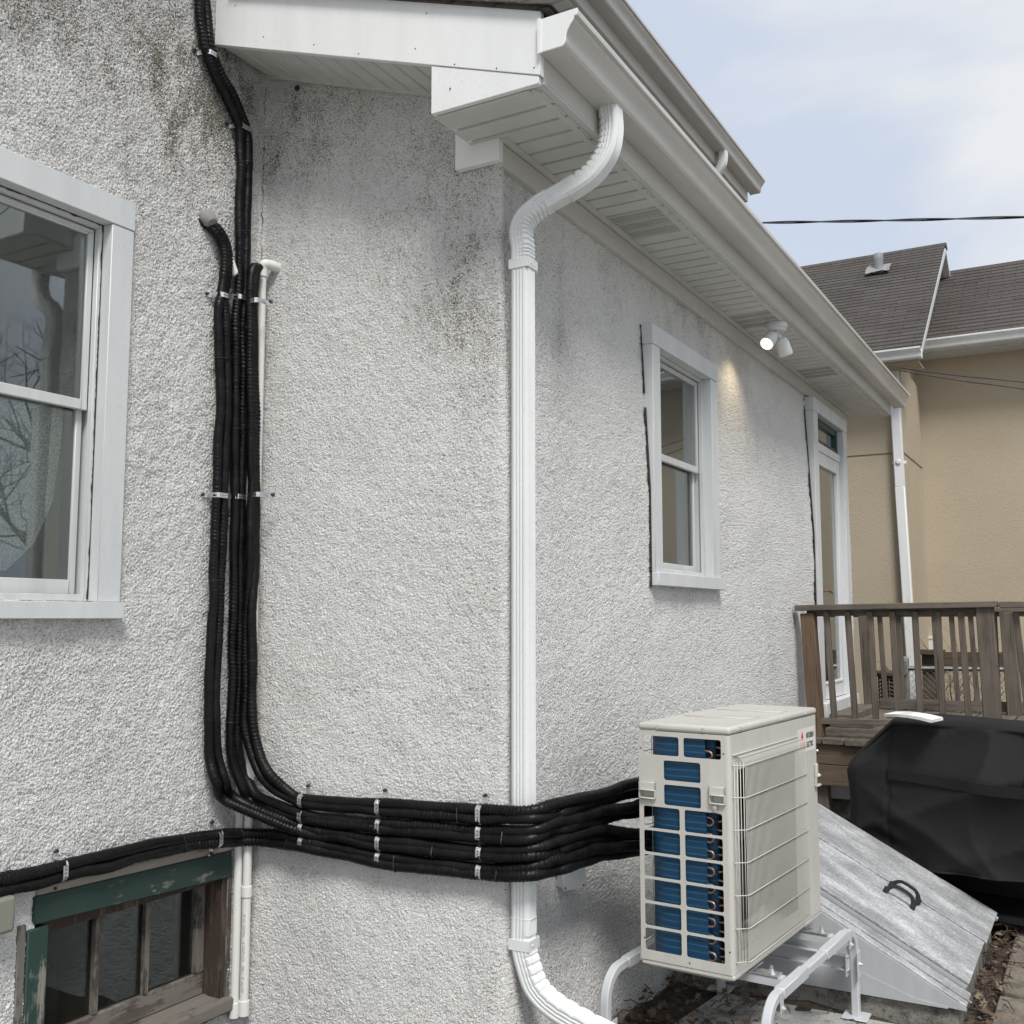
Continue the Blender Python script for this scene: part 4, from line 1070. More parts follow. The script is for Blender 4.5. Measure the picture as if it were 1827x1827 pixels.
# outlet cover at the lower left edge
bb = onX(30, 1630, XL + .07); root = thing('outlet_cover', 'beige plastic box at the left edge beside the cellar window', 'cover', (XL, bb.y - .06, bb.z - .06))
q = MB(); z1_, z0_ = onX(28, 1597, XL + .07).z, onX(28, 1662, XL + .07).z
q.box(XL - .005, XL + .072, bb.y - .14, bb.y - .003, z0_, z1_); q.build('lid', 'beigebox', root, bevel=.012, seg=3)
q = MB(); q.box(XL - .004, XL + .03, bb.y - .146, bb.y + .003, z0_ - .004, z1_ + .004); q.build('back_plate', 'beigebox', root, bevel=.006)

# twin floodlight under the eave
pl = onZ(1385, 577, ZS - .001)
root = thing('floodlight', 'white twin spotlight under the eave with one head lit', 'lamp', tuple(pl))
q = MB(); q.lathe(pl, pl + Vector((0, 0, -.05)), [(0, .062), (.004, .064), (.03, .064), (.034, .058), (.05, .052)], 24); q.build('base', 'doorwhite', root, smooth=True)
def head(p, d, lit):
    p, d = Vector(p), Vector(d).normalized(); q = MB()
    q.lathe(p, p + d * .11, [(0, .016), (.006, .028), (.03, .038), (.105, .043), (.110, .040), (.111, .038), (.102, .037)], 22); h = q.build('lamp_head', 'doorwhite', root, smooth=True)
    if lit: h['label'] = 'lamp head that is switched on'
    q = MB(); q.lathe(p + d * .099, p + d * .104, [(0, .037), (.005, .034)], 22); q.build('lens', 'lit' if lit else 'boxgrey', h)
    q = MB(); q.tube([pl + Vector((0, 0, -.045)), p + d * .01], .011, 8); q.build('swivel', 'doorwhite', root)
    return p + d * .107, d
la, ld = head(pl + Vector((-.012, -.02, -.070)), Vector((-.20, -.72, -.66)), True)
head(pl + Vector((.012, .05, -.075)), Vector((.10, .30, -.62)), False)
sp = bpy.data.lights.new('lamp_light', 'SPOT'); sp.energy = 3.2; sp.color = (1.0, .80, .50); sp.spot_size = R(110); sp.spot_blend = 1.0; sp.shadow_soft_size = .03
so2 = bpy.data.objects.new('lamp_light', sp); C.objects.link(so2); so2.location = la + ld * .008
aim = (Vector((XR, pl.y - .12, 1.15)) - so2.location); so2.rotation_euler = (-aim).to_track_quat('Z', 'Y').to_euler()

# ------------------------------------------------------------------ outdoor unit
AR = R(-3.9); ca, sa = math.cos(AR), math.sin(AR)
AO = Vector((-1.117, 3.45, -1.182))                 # near front bottom corner; X runs back to the wall (negative), Y along the unit
AH, ALEN, ADEP = .815, .95, .34
unit = thing('outdoor_unit', 'ivory heat pump unit with blue coil and wire grille on a raised stand', 'heat pump', tuple(AO))
unit.rotation_euler = (0, 0, AR)
def loc2(p): d = Vector(p) - AO; return Vector((d.x * ca + d.y * sa, -d.x * sa + d.y * ca, d.z))
def SP(x, y): return loc2(hit(x, y, AO, (sa, -ca, 0)))      # side panel plane -> local x, z
def FP(x, y): return loc2(hit(x, y, AO, (ca, sa, 0)))       # front plane -> local y, z
class LB(MB):                                                # local builder for the unit
    def build(s, *a, **k):
        s.v = [tuple(Vector(v) + AO) for v in s.v]; return MB.build(s, *a, **k)
def panel_with_holes(name, outline, holes, to3, thick, mat, parent, rad=.008):
    """flat sheet with rounded openings, from a filled 2D curve"""
    cu = bpy.data.curves.new(name, 'CURVE'); cu.dimensions = '2D'; cu.fill_mode = 'BOTH'; cu.extrude = thick / 2
    def poly(pts):
        s = cu.splines.new('POLY'); s.points.add(len(pts) - 1)
        for i, p in enumerate(pts): s.points[i].co = (p[0], p[1], 0, 1)
        s.use_cyclic_u = True
    poly(outline)
    for (x0, x1, y0, y1) in holes:
        pts = []
        for cx, cy, a in ((x1 - rad, y1 - rad, 0), (x0 + rad, y1 - rad, 90), (x0 + rad, y0 + rad, 180), (x1 - rad, y0 + rad, 270)):
            for k in range(5): t = R(a + k * 22.5); pts.append((cx + rad * math.cos(t), cy + rad * math.sin(t)))
        poly(pts)
    to = bpy.data.objects.new('tmp', cu); C.objects.link(to); bpy.context.view_layer.update()
    me = bpy.data.meshes.new_from_object(to.evaluated_get(bpy.context.evaluated_depsgraph_get())); bpy.data.objects.remove(to); bpy.data.curves.remove(cu)
    me.name = name
    for v in me.vertices: v.co = to3(*v.co)
    bm = bmesh.new(); bm.from_mesh(me); bmesh.ops.remove_doubles(bm, verts=bm.verts, dist=1e-5); bmesh.ops.recalc_face_normals(bm, faces=bm.faces); bm.to_mesh(me); bm.free()
    me.materials.clear(); me.materials.append(M[mat]); o = bpy.data.objects.new(name, me); link(o, parent); WL[o.name] = WL[parent.name]; return o
LID = .028
zl = AH - LID
Z7 = lambda x, y: SP(1100 + x / 4.5675, 1227 + y / 4.5675)
Z8 = lambda x, y: SP(1080 + x / 4.5675, 1500 + y / 4.5675)
colA = (Z7(215, 470).x, Z7(505, 470).x); colB = (Z7(545, 500).x, Z7(850, 500).x)
colA = (max(colA[0], -ADEP + .016), colA[1]); colB = (colB[0], min(colB[1], -.028))
wid = (colA[1] - colA[0] + colB[1] - colB[0]) / 2
top1, bot1 = Z7(360, 395).z, Z7(360, 550).z
single = (Z7(384, 690).x, Z7(683, 690).x)
z2a, z2b = Z7(530, 603).z, Z7(530, 765).z; z3a, z3b = Z7(540, 802).z, Z7(540, 970).z
z4 = Z7(540, 993).z; z9 = Z8(660, 970).z
pit = (z4 - z9) / 6
holes = [(*colA, bot1, top1), (*colB, bot1, top1), (*single, z2b, z2a), (*single, z3b, z3a)]
for k in range(6):
    b = z4 - pit * (k + 1) + .009; t_ = z4 - pit * k
    holes += [(*colA, b, t_), (*colB, b, t_)]
rc = .014
hp, hr = Z7(755, 795), Z7(970, 970); hp2, hr2 = Z7(160, 740), Z7(325, 912)
HND = [(hp.x, -.0165, hp.z - .002, hr.z, True), (-ADEP + .001, hr2.x, hp2.z - .006, hr2.z, False)]
for xa, xb, za, zb, lug in HND: holes.append((xa + .0075, xb - .0075, zb + (za - zb) * .10, zb + (za - zb) * .50))
side = panel_with_holes('side_panel', [(-ADEP, .006), (-rc, .006), (-rc, zl), (-ADEP, zl)], holes, lambda x, y, z: (x, .0015 + z, y), .003, 'beige', unit)
q = LB()                                             # rounded near corner and the front sheet with its round fan opening
arc_ = [(-rc + rc * math.sin(R(a)), rc - rc * math.cos(R(a))) for a in range(0, 91, 15)]
n = len(arc_); q.add([(x, y, z) for z in (.006, zl) for x, y in arc_], [(i, i + 1, i + 1 + n, i + n) for i in range(n - 1)])
q.build('corner_fold', 'beige', unit, smooth=True, sharp=0)
cz, cy, cr = .385, .42, .31
def ringpts(): return [(cy + cr * math.cos(R(a)), cz + cr * math.sin(R(a))) for a in range(0, 360, 10)]
def front_sheet():
    cu = bpy.data.curves.new('front', 'CURVE'); cu.dimensions = '2D'; cu.fill_mode = 'BOTH'; cu.extrude = .0015
    for pts in ([(rc, .006), (ALEN - rc, .006), (ALEN - rc, zl), (rc, zl)], [(.075, .07), (FP(1426, 1480).y - .03, .07), (FP(1426, 1480).y - .03, FP(1322, 1345).z - .05), (.075, FP(1322, 1345).z - .05)]):
        s = cu.splines.new('POLY'); s.points.add(len(pts) - 1)
        for i, p in enumerate(pts): s.points[i].co = (*p, 0, 1)
        s.use_cyclic_u = True
    to = bpy.data.objects.new('tmp', cu); C.objects.link(to); bpy.context.view_layer.update()
    me = bpy.data.meshes.new_from_object(to.evaluated_get(bpy.context.evaluated_depsgraph_get())); bpy.data.objects.remove(to); bpy.data.curves.remove(cu)
    for v in me.vertices: v.co = (-.0015 + v.co.z, v.co.x, v.co.y)
    me.name = 'front_panel'; me.materials.clear(); me.materials.append(M['beige']); o = bpy.data.objects.new('front_panel', me); link(o, unit); WL[o.name] = AO
front_sheet()
q = LB(); q.add([(x, ALEN - y, z) for z in (.006, zl) for x, y in arc_], [(i, i + n, i + 1 + n, i + 1) for i in range(n - 1)]); q.build('corner_fold', 'beige', unit, smooth=True, sharp=0)
q = LB(); q.box(-ADEP, -rc, ALEN - .003, ALEN, .006, zl); q.build('far_panel', 'beige', unit)
q = LB(); q.box(-ADEP - .0, -ADEP + .02, ALEN - .35, ALEN - .0035, .006, zl); q.build('rear_panel', 'beige', unit)
q = LB(); q.box(-ADEP, -ADEP + .004, .0032, .014, .006, zl); q.build('rear_fold', 'beige', unit)
q = LB(); q.box(-ADEP + .001, .0, .002, ALEN - .001, -.012, .0055); q.box(-ADEP + .02, -.02, .02, ALEN - .02, -.022, -.0125); q.build('base_pan', 'beige', unit, bevel=.004)
q = LB()                                             # fan shroud, motor plate and blades inside
q.box(-.20, -.19, .10, .78, .03, zl - .02); q.build('inner_plate', 'innerdark', unit)
q = LB(); q.lathe((-.18, cy, cz), (-.03, cy, cz), [(0, .05), (.14, .055), (.15, .03)], 16)
for k in range(3):
    a = R(120 * k + 20); vs = []
    for t in range(7):
        for r_ in (.05, .12, .2, .29):
            b = a + (t - 3) * .16 + r_ * .8; vs.append((-.11 + (t - 3) * .018, cy + r_ * math.cos(b), cz + r_ * math.sin(b)))
    q.add(vs, [(t * 4 + i, t * 4 + i + 1, t * 4 + i + 5, t * 4 + i + 4) for t in range(6) for i in range(3)])
q.build('fan', 'innerdark', unit, smooth=True, sharp=40)
q = LB()                                             # lid
l0 = .0025
q.box(-ADEP - l0, l0, -l0, ALEN + l0, zl + .0008, AH); lid = q.build('lid', 'beige', unit, bevel=.011, seg=3)
for yy in (.30, .62): q = LB(); q.box(-ADEP + .04, -.04, yy, yy + .10, AH - .001, AH + .0035); q.build('lid_rib', 'beige', lid, bevel=.003)
def screw(p, d, parent, r=.0048, mat='galv'):
    p, d = Vector(p), Vector(d); q = LB(); q.lathe(p, p + d * .004, [(0, r * 1.7), (.001, r * 1.7), (.0012, r), (.0035, r * .9)], 8); q.build('screw', mat, parent)
for x, y in ((333, 310), (708, 333)): p = Z7(x, y); screw((p.x, -l0, zl + LID * .5), (0, -1, 0), lid)
for x, y in ((1000, 330), (1347, 262), (1540, 225)): p = FP(1100 + x / 4.5675, 1227 + y / 4.5675); screw((l0, min(p.y, .93), zl + LID * .48), (1, 0, 0), lid)
q = LB()
for x, y in ((198, 490), (870, 540)): p = Z7(x, y); q.lathe((p.x, -.0002, p.z), (p.x, -.001, p.z), [(0, .0028), (.0008, .0028)], 8)
for x, y in ((322, 787), (1015, 910), (688, 997)): p = Z8(x, y); q.lathe((p.x, -.0002, p.z), (p.x, -.001, p.z), [(0, .0028), (.0008, .0028)], 8)
q.build('screw_hole', 'hole', unit)
# finned coil: along the side, round the corner, along the back
for row in (0, 1):
    y0 = .022 + .024 * row; xe = (-.094 if row == 0 else -.066); R0 = .075 - .024 * row
    pth = [Vector((xe, y0, 0)), Vector((-.17, y0, 0))]; cx_, cy_ = -ADEP + .028 + .075, .022 + .075
    pth += [Vector((cx_ - (.075 - .024 * row) * math.sin(R(a)), cy_ - (.075 - .024 * row) * math.cos(R(a)), 0)) for a in range(0, 91, 10)]
    pth += [Vector((cx_ - (.075 - .024 * row), .60, 0))]
    q = LB(); us = []
    for i in range(len(pth)):
        d = (pth[min(i + 1, len(pth) - 1)] - pth[max(i - 1, 0)]).normalized(); us.append(Vector((-d.y, d.x, 0)) if True else d)
    q.sweep([(-.011, .02), (.011, .02), (.011, zl - .012), (-.011, zl - .012)], pth, us, [Vector((0, 0, 1))] * len(pth))
    coil = q.build('coil', 'fins', unit)
    k = 0; z = .035 + .012 * row
    while z < zl - .05:                              # copper return bends
        pts = [Vector((xe + .017 * math.sin(R(a)) + (.006 if 0 < a < 180 else 0), y0 - .002, z + .0135 - .0135 * math.cos(R(a)))) for a in range(0, 181, 20)]
        pts = [Vector((xe - .004, y0 - .002, z))] + pts + [Vector((xe - .004, y0 - .002, z + .027))]
        q = LB(); q.tube(pts, .0042, 8); q.build('return_bend', 'copper', coil, smooth=True, sharp=0); z += .0555
q = LB(); q.box(-ADEP + .03, -.02, .09, .10, .02, zl - .02); q.build('inner_baffle', 'innerdark', unit)
q = LB()
for k in range(6): q.tube([(-ADEP + .004, .012, .06 + k * .13), (-ADEP + .004, .60, .06 + k * .13)], .0015, 5)
for k in range(9): q.tube([(-ADEP + .002, .03 + k * .07, .01), (-ADEP + .002, .03 + k * .07, zl)], .0013, 5)
q.build('rear_guard', 'beigewire', unit)
# carrying handles in the side panel
def handle(xa, xb, za, zb, lug):
    q = LB(); y = -.002
    def fr(x0, x1, z0, z1, d=.0075): q.box(x0, x1, y - d, y - .0002, z0, z1)
    fr(xa, xb, zb, zb + (za - zb) * 0.10); fr(xa, xb, zb + (za - zb) * .52, za); fr(xa, xa + .006, zb, za); fr(xb - .006, xb, zb, za)
    q.box(xa + .004, xb, y - .014, y - .0076, zb + (za - zb) * .50, zb + (za - zb) * .58)
    q.box(xa + .004, xb, y - .012, y - .0076, zb + (za - zb) * .04, zb + (za - zb) * .10)
    if lug: q.prism([(xa + .012, y - .006, zb), (xb - .03, y - .006, zb), (xb - .042, y - .006, zb - .020), (xa + .026, y - .006, zb - .020)], (0, .0055, 0))
    h = q.build('handle', 'beige', unit, bevel=.002)
    q = LB(); x0, x1, z0, z1, d = xa + .007, xb - .007, zb + (za - zb) * .095, zb + (za - zb) * .505, .0105
    q.add([(x0, .003, z0), (x1, .003, z0), (x1, .003, z1), (x0, .003, z1), (x0, d, z0), (x1, d, z0), (x1, d, z1), (x0, d, z1)], [(4, 5, 6, 7), (0, 1, 5, 4), (1, 2, 6, 5), (2, 3, 7, 6), (3, 0, 4, 7)]); q.build('grip_recess', 'beige', h)
    if lug: screw(((xa + .026 + xb - .042) / 2, y - .006, zb - .010), (0, -1, 0), h, .005)
for hh in HND: handle(*hh)
p, r_ = FP(1444, 1358), FP(1455, 1400)
q = LB(); yh = ALEN - .05
for z0, z1, d in ((.545, .59, .004), (.538, .545, .016), (.50, .508, .016)): q.box(.0005, d, yh, ALEN - .003, z0, z1)
q.box(.0005, .012, yh, yh + .006, .505, .59); q.build('front_handle', 'beige', unit, bevel=.002)
# wire fan guard
gy0, gy1 = FP(1320, 1500).y, FP(1424, 1500).y
gy0 = .022
gz1, gz0 = FP(1322, 1345).z, .040
gy1 = FP(1426, 1480).y
gd = .034
q = LB(); nw = 60
for k in range(nw):
    y = gy0 + .03 + (gy1 - gy0 - .03) * k / (nw - 1)
    q.tube([(.002, y, gz1), (gd * .6, y, gz1 - .008), (gd, y, gz1 - .032), (gd, y, gz0 + .012), (gd * .7, y, gz0)], .0014, 5, mi=0)
for k in range(4):
    x = .006 + k * .008; q.tube([(x, gy0 + .001 + k * .007, gz1 - .02), (x, gy0 + .001 + k * .007, gz0 + .004)], .0014, 5)
g = q.build('grille_wires', 'beigewire', unit, smooth=True, sharp=0); g['kind'] = 'stuff'
levels = [gz1 - .030] + [gz1 - .030 - (gz1 - .030 - gz0 - .006) * k / 6 for k in range(1, 7)]
for z in levels:
    q = LB(); q.tube([(.001, gy0 - .004, z), (.004, gy0 - .003, z), (gd * .75, gy0 + .018, z), (gd + .0035, gy0 + .034, z), (gd + .0035, gy1, z), (.004, gy1 + .006, z)], .0019, 6); q.build('grille_bar', 'beigewire', unit, smooth=True, sharp=0)
q = LB(); q.box(.001, .006, gy0, gy1, gz1 + .001, gz1 + .006); q.box(gd * .6 - .002, gd * .6 + .002, gy0 + .02, gy1, gz1 - .007, gz1 - .002); q.build('grille_top_bar', 'beigewire', unit, bevel=.001)
for (x, y) in ((1288, 612), (1310, 770)): pass
# maker's plate: three red lozenges and two lines of black capitals
pz = FP(1434, 1322); ply = gy1 + .006
s0 = LB(); s0.box(.0003, .0010, ply + .002, ALEN - .026, pz.z - .045, pz.z + .048); s0.build('plate', 'sticker', unit)
q = LB()
cyl, czl, a = ply + .056, pz.z - .004, .025
def loz(ang):
    d = Vector((0, math.sin(ang), math.cos(ang))); e = Vector((0, math.cos(ang), -math.sin(ang))); c = Vector((.0014, cyl, czl))
    return [c, c + d * a * .87 + e * a * .5, c + d * a * 1.74, c + d * a * .87 - e * a * .5]
for k in range(3): q.prism(loz(R(120 * k)), (.0006, 0, 0))
q.build('emblem', 'logo_red', unit)
def text3(body, size, y, z, mat, name, sx=1.0):
    cu = bpy.data.curves.new(name, 'FONT'); cu.body = body; cu.size = size; cu.extrude = .0002; cu.offset = .0006
    to = bpy.data.objects.new('tmp', cu); C.objects.link(to); bpy.context.view_layer.update()
    me = bpy.data.meshes.new_from_object(to.evaluated_get(bpy.context.evaluated_depsgraph_get())); bpy.data.objects.remove(to)
    for v in me.vertices: v.co = (.0014 + v.co.z, y + v.co.x * sx, z + v.co.y)
    me.name = name; me.materials.clear(); me.materials.append(M[mat]); o = bpy.data.objects.new(name, me); link(o, unit)
text3('MITSUBISHI', .030, ply + .108, pz.z + .008, 'logo_black', 'lettering', .62); text3('ELECTRIC', .030, ply + .108, pz.z - .028, 'logo_black', 'lettering', .66)
# twigs blown on to the lid
q = LB(); q.tube([(-.19, .33, AH + .006), (-.14, .50, AH + .010), (-.12, .62, AH + .004)], .0012, 4); q.tube([(-.13, .36, AH + .004), (-.16, .55, AH + .012), (-.20, .74, AH + .004)], .001, 4)
for v_ in range(len(q.v)): p = Vector(q.v[v_]); q.v[v_] = tuple(AO + Vector((p.x * ca - p.y * sa, p.x * sa + p.y * ca, p.z)))
solo(q, 'twig', 'twig', 'thin crossed dry twigs lying on the lid of the ivory unit', 'twig')

# ------------------------------------------------------------------ stand under the unit
def wl(x, y, z): p = AO + Vector((x * ca - y * sa, x * sa + y * ca, z)); return p
st = thing('unit_stand', 'silver white bent tube stand with curved legs under the ivory unit', 'stand', tuple(wl(-.17, .47, G - AO.z)))
zr = -.055                                           # rail height under the pan
def hoop(x, y0, y1, rise=0.0):
    zt = zr + .0; g = G - AO.z - .02; r = .10
    P = [wl(x, y0, g), wl(x, y0, zt - r)] + [wl(x, y0 + r * (1 - math.cos(R(a))), zt - r + r * math.sin(R(a))) for a in range(10, 91, 10)]
    P += [wl(x, y1 - r + r * math.sin(R(a)), zt - r + r * math.cos(R(a))) for a in range(0, 91, 10)] + [wl(x, y1, g)]
    q = MB(); us, vv = [], []
    for i in range(len(P)):
        t = (P[min(i + 1, len(P) - 1)] - P[max(i - 1, 0)]).normalized(); v = Vector((ca, sa, 0)); us.append(v); vv.append(t.cross(v).normalized())
    w_ = .0155; q.sweep([(-w_, -w_ + .004), (-w_ + .004, -w_), (w_ - .004, -w_), (w_, -w_ + .004), (w_, w_ - .004), (w_ - .004, w_), (-w_ + .004, w_), (-w_, w_ - .004)], P, us, vv)
    return q.build('leg_hoop', 'standwhite', st, smooth=True, sharp=30)
xf, xb = .115, -.455
yA, yB = -.03, .985
hf = hoop(xf, yA, yB); hb = hoop(xb, yA - .02, yB)
for x, h in ((xf, hf), (xb, hb)):
    for ya, yb in ((.10, .36), (.58, .86)):
        q = MB(); q.beam(wl(x, ya, zr), wl(x, yb, zr), .036, .036); q.build('sleeve', 'standwhite', h, bevel=.003)
for y in (.20, .76):                                 # cross rails with the unit's feet
    q = MB(); q.beam(wl(xb + .02, y, zr + .018), wl(xf - .018, y, zr + .018), .045, .006); q.beam(wl(xb + .02, y - .021, zr + .004), wl(xf - .018, y - .021, zr + .004), .004, .022); q.beam(wl(xb + .02, y + .021, zr + .004), wl(xf - .018, y + .021, zr + .004), .004, .022)
    q.build('cross_rail', 'standwhite', st)
    q = MB(); q.beam(wl(-.02, y, zr + .026), wl(.085, y, zr + .026), .052, .005); q.beam(wl(-.012, y, zr + .028), wl(.018, y, zr + .052), .044, .004); f = q.build('foot_bracket', 'galv', st)
    q = MB(); q.lathe(wl(.055, y, zr + .028), wl(.055, y, zr + .052), [(0, .018), (.003, .018), (.0035, .010), (.012, .010), (.0125, .0065), (.024, .006)], 6); q.build('bolt', 'galv', f)
g = G - AO.z
for y in (yA + .005, yB - .012):                     # low channels joining the legs
    z = -.19 if y > .5 else -.26
    q = MB(); q.beam(wl(xb + .016, y, z), wl(xf - .016, y, z), .004, .055); q.beam(wl(xb + .016, y - .013, z + .0265), wl(xf - .016, y - .013, z + .0265), .022, .003); q.beam(wl(xb + .016, y - .013, z - .0265), wl(xf - .016, y - .013, z - .0265), .022, .003); q.build('channel', 'standwhite', st)
    for x in (xb, xf):
        q = MB(); q.beam(wl(x - .024, y - .004, z - .05), wl(x - .024, y - .004, z + .06), .05, .004, (1, 0, 0)); q.beam(wl(x + .021, y - .004, z - .05), wl(x + .021, y - .004, z + .05), .05, .004, (1, 0, 0)); b = q.build('bracket', 'standwhite', st)
        q = MB(); q.lathe(wl(x + .023, y, z), wl(x + .036, y, z), [(0, .009), (.006, .009), (.0065, .005), (.013, .005)], 6); q.build('bolt', 'galv', b)
for x in (xb, xf):
    for y in (yA, yB):
        q = MB(); c_ = wl(x, y, g); q.box(c_.x - .05, c_.x + .05, c_.y - .05, c_.y + .05, G + .02, G + .026); q.build('foot_plate', 'standwhite', st, bevel=.002)
for x in (xf,):
    for y in (.075, .875): q = MB(); q.beam(wl(x + .018, y, zr - .05), wl(x + .018, y, zr + .015), .03, .004, (1, 0, 0)); q.lathe(wl(x + .02, y, zr - .036), wl(x + .03, y, zr - .036), [(0, .009), (.005, .009), (.006, .005), (.01, .005)], 6); q.build('clip', 'standwhite', st)

# concrete pad
q = MB(); q.prism([(-1.56, 3.93, G + .016), (-.72, 4.03, G + .016), (-.50, 4.44, G + .016), (-1.50, 4.44, G + .016)], (0, 0, -.08)); tagp = q.build('concrete_pad', 'pad', None, bevel=.006); struct(tagp)

# ------------------------------------------------------------------ cellar bulkhead
BN = Vector((.53, 0, 1)).normalized(); BP = Vector((-.555, 4.5, -1.487))
def bz(x): return BP.z - .53 * (x - BP.x)
bh = thing('cellar_bulkhead', 'sloping cellar hatch with worn white steel leaves on a concrete curb', 'cellar hatch', (-1.2, 5.1, G))
xe = -.535; yN, yF = 4.49, 5.80
yl = hit(1730, 1772, BP, BN).y; yse = hit(1764, 1700, BP, BN).y; yfar = hit(1787, 1648, BP, BN).y
q = MB(); q.prism([(XR + .03, yN + .02, G - .05), (-.565, yN + .02, G - .05), (-.565, yN + .02, bz(-.565) - .012), (-.60, yN + .02, -1.512), (XR + .03, yN + .02, -1.512)], (0, yF - yN + .03, 0)); q.build('concrete_curb', 'concrete', bh, bevel=.012, seg=2)
q = MB(); q.prism([(XR + .035, yN, -1.508), (-.60, yN, -1.508), (xe, yN, bz(xe) - .014), (xe, yN, bz(xe)), (XR + .035, yN, bz(XR + .035))], (0, .012, 0)); q.build('side_plate', 'bulkside', bh, bevel=.002)
q = MB(); q.prism([(XR + .035, yN - .003, -1.46 + .31), (-1.12, yN - .003, -1.46 + .1), (-.72, yN - .003, -1.492), (-.60, yN - .003, -1.506), (-.60, yN - .003, -1.511), (XR + .035, yN - .003, -1.511)], (0, .0028, 0)); q.build('lap_sheet', 'bulkside', bh)
def slab(y0, y1, xa, xb_, lift, th, name, mat, bv=.004):
    q = MB(); n = BN; q.prism([Vector((xa, y0, bz(xa))) + n * lift, Vector((xb_, y0, bz(xb_))) + n * lift, Vector((xb_, y1, bz(xb_))) + n * lift, Vector((xa, y1, bz(xa))) + n * lift], n * th); return q.build(name, mat, bh, bevel=bv, seg=2)
slab(yN + .001, yl - .012, XR + .035, xe, .0, .007, 'side_rail', 'bulk')
slab(yN + .055, yN + .062, XR + .035, xe + .01, .0072, .006, 'rail_rib', 'bulk', .002)
slab(yl, yse - .003, XR + .035, xe - .02, .022, .014, 'door_leaf', 'bulk')
q = MB()
for a in (yl + .0005,):
    n = BN; q.prism([Vector((XR + .035, a, bz(XR + .035))) + n * .002, Vector((xe - .021, a, bz(xe - .021))) + n * .002, Vector((xe - .021, a, bz(xe - .021))) + n * .0215, Vector((XR + .035, a, bz(XR + .035))) + n * .0215], (0, .006, 0))
q.build('leaf_edge', 'bulkside', bh, bevel=.001)
slab(yse + .001, yfar, XR + .035, xe - .012, .024, .014, 'door_leaf', 'bulk')
slab(yse - .016, yse - .004, XR + .04, xe - .02, .0362, .007, 'lap_strip', 'bulk', .003)
slab(yfar - .002, yF, XR + .035, xe, .0, .022, 'side_rail', 'bulk')
def bhandle(p0, p1, name):
    P = BP + BN * .040; a, b = hit(*p0, P, BN), hit(*p1, P, BN); d = (b - a); l = d.length; d.normalize(); s = d.cross(BN)
    prof = [(0, .004, .020), (.07, .006, .019), (.12, .022, .013), (.22, .040, .010), (.36, .047, .009), (.64, .047, .009), (.78, .040, .010), (.88, .022, .013), (.93, .006, .019), (1, .004, .020)]
    pts = crom([a + d * (l * t) + BN * h for t, h, w_ in prof], 4); ws = [w_ for t, h, w_ in prof]
    rr = [ws[min(len(ws) - 1, i // 4)] * (1 - (i % 4) / 4) + ws[min(len(ws) - 1, i // 4 + 1)] * ((i % 4) / 4) for i in range(len(pts))]
    q = MB(); us = [s] * len(pts); vv = []
    for i in range(len(pts)):
        t = (pts[min(i + 1, len(pts) - 1)] - pts[max(i - 1, 0)]).normalized(); vv.append(s.cross(t).normalized())
    q.sweep([(-1, -.4), (-.6, -.62), (.6, -.62), (1, -.4), (1, .4), (.6, .62), (-.6, .62), (-1, .4)], pts, us, vv, mod=lambda i, j, a_, b_: (a_ * rr[i] * 1.0, b_ * rr[i] * 1.15))
    q.build('handle', 'blackplastic', bh, smooth=True, sharp=40)
bhandle((1576, 1587), (1632, 1622), 'h'); bhandle((1586, 1578), (1641, 1614), 'h')

# ------------------------------------------------------------------ wooden deck
YDK = 7.0
deck = thing('wooden_deck', 'weathered grey wooden deck with railings beside the back door', 'deck', (-1.0, 8.0, G))
ZD = onY(1470, 1316, YDK - .05).z
def dp(x, y, Y=YDK): return onY(x, y, Y)
zcap0, zcap1 = dp(1500, 1093).z, dp(1500, 1075).z
q = MB(); q.beam(dp(1422, 1085) , dp(1780, 1078), .14, .038); q.build('rail_cap', 'woodx', deck, bevel=.004)
q = MB(); a_ = dp(1783, 1079); q.beam(a_ + Vector((.0, .0, 0)), a_ + Vector((1.6, .06, .0)), .14, .037); q.build('rail_cap', 'woodx', deck, bevel=.004)
q = MB(); q.beam(dp(1440, 1093.5, YDK + .03), dp(1772, 1087, YDK + .03), .036, .05); q.build('top_rail', 'woodx', deck, bevel=.003)
q = MB(); q.beam(dp(1464, 1286), dp(1780, 1292), .085, .038); q.build('bottom_rail', 'woodx', deck, bevel=.003)
q = MB(); q.beam(dp(1442, 1094), dp(1460, 1332), .09, .09, (0, 1, 0)); q.build('post', 'woodwarm', deck, bevel=.005)
q = MB(); q.beam(dp(1757, 1083), dp(1775, 1330), .10, .09, (0, 1, 0)); q.build('post', 'woodz', deck, bevel=.005)
ba = [(1474, 1489), (1512, 1526), (1552, 1563), (1592, 1603), (1632, 1643), (1673, 1683), (1714, 1729)]
for a, b in ba:
    q = MB(); q.beam(dp(a, 1091, YDK - .006), dp(b, 1283, YDK - .006), .036, .036, (0, 1, 0)); q.build('baluster', 'woodz', deck, bevel=.003)
for k in range(5):
    x = dp(1814, 1150).x + k * .155; q = MB(); q.beam((x, YDK + .02, zcap0 + .0), (x + .05, YDK + .03, ZD + .08), .036, .036, (0, 1, 0)); q.build('baluster', 'woodz', deck, bevel=.003)
q = MB(); q.beam((a_.x, YDK + .03, ZD + .09), (a_.x + 1.6, YDK + .08, ZD + .09), .085, .038); q.build('bottom_rail', 'woodx', deck, bevel=.003)
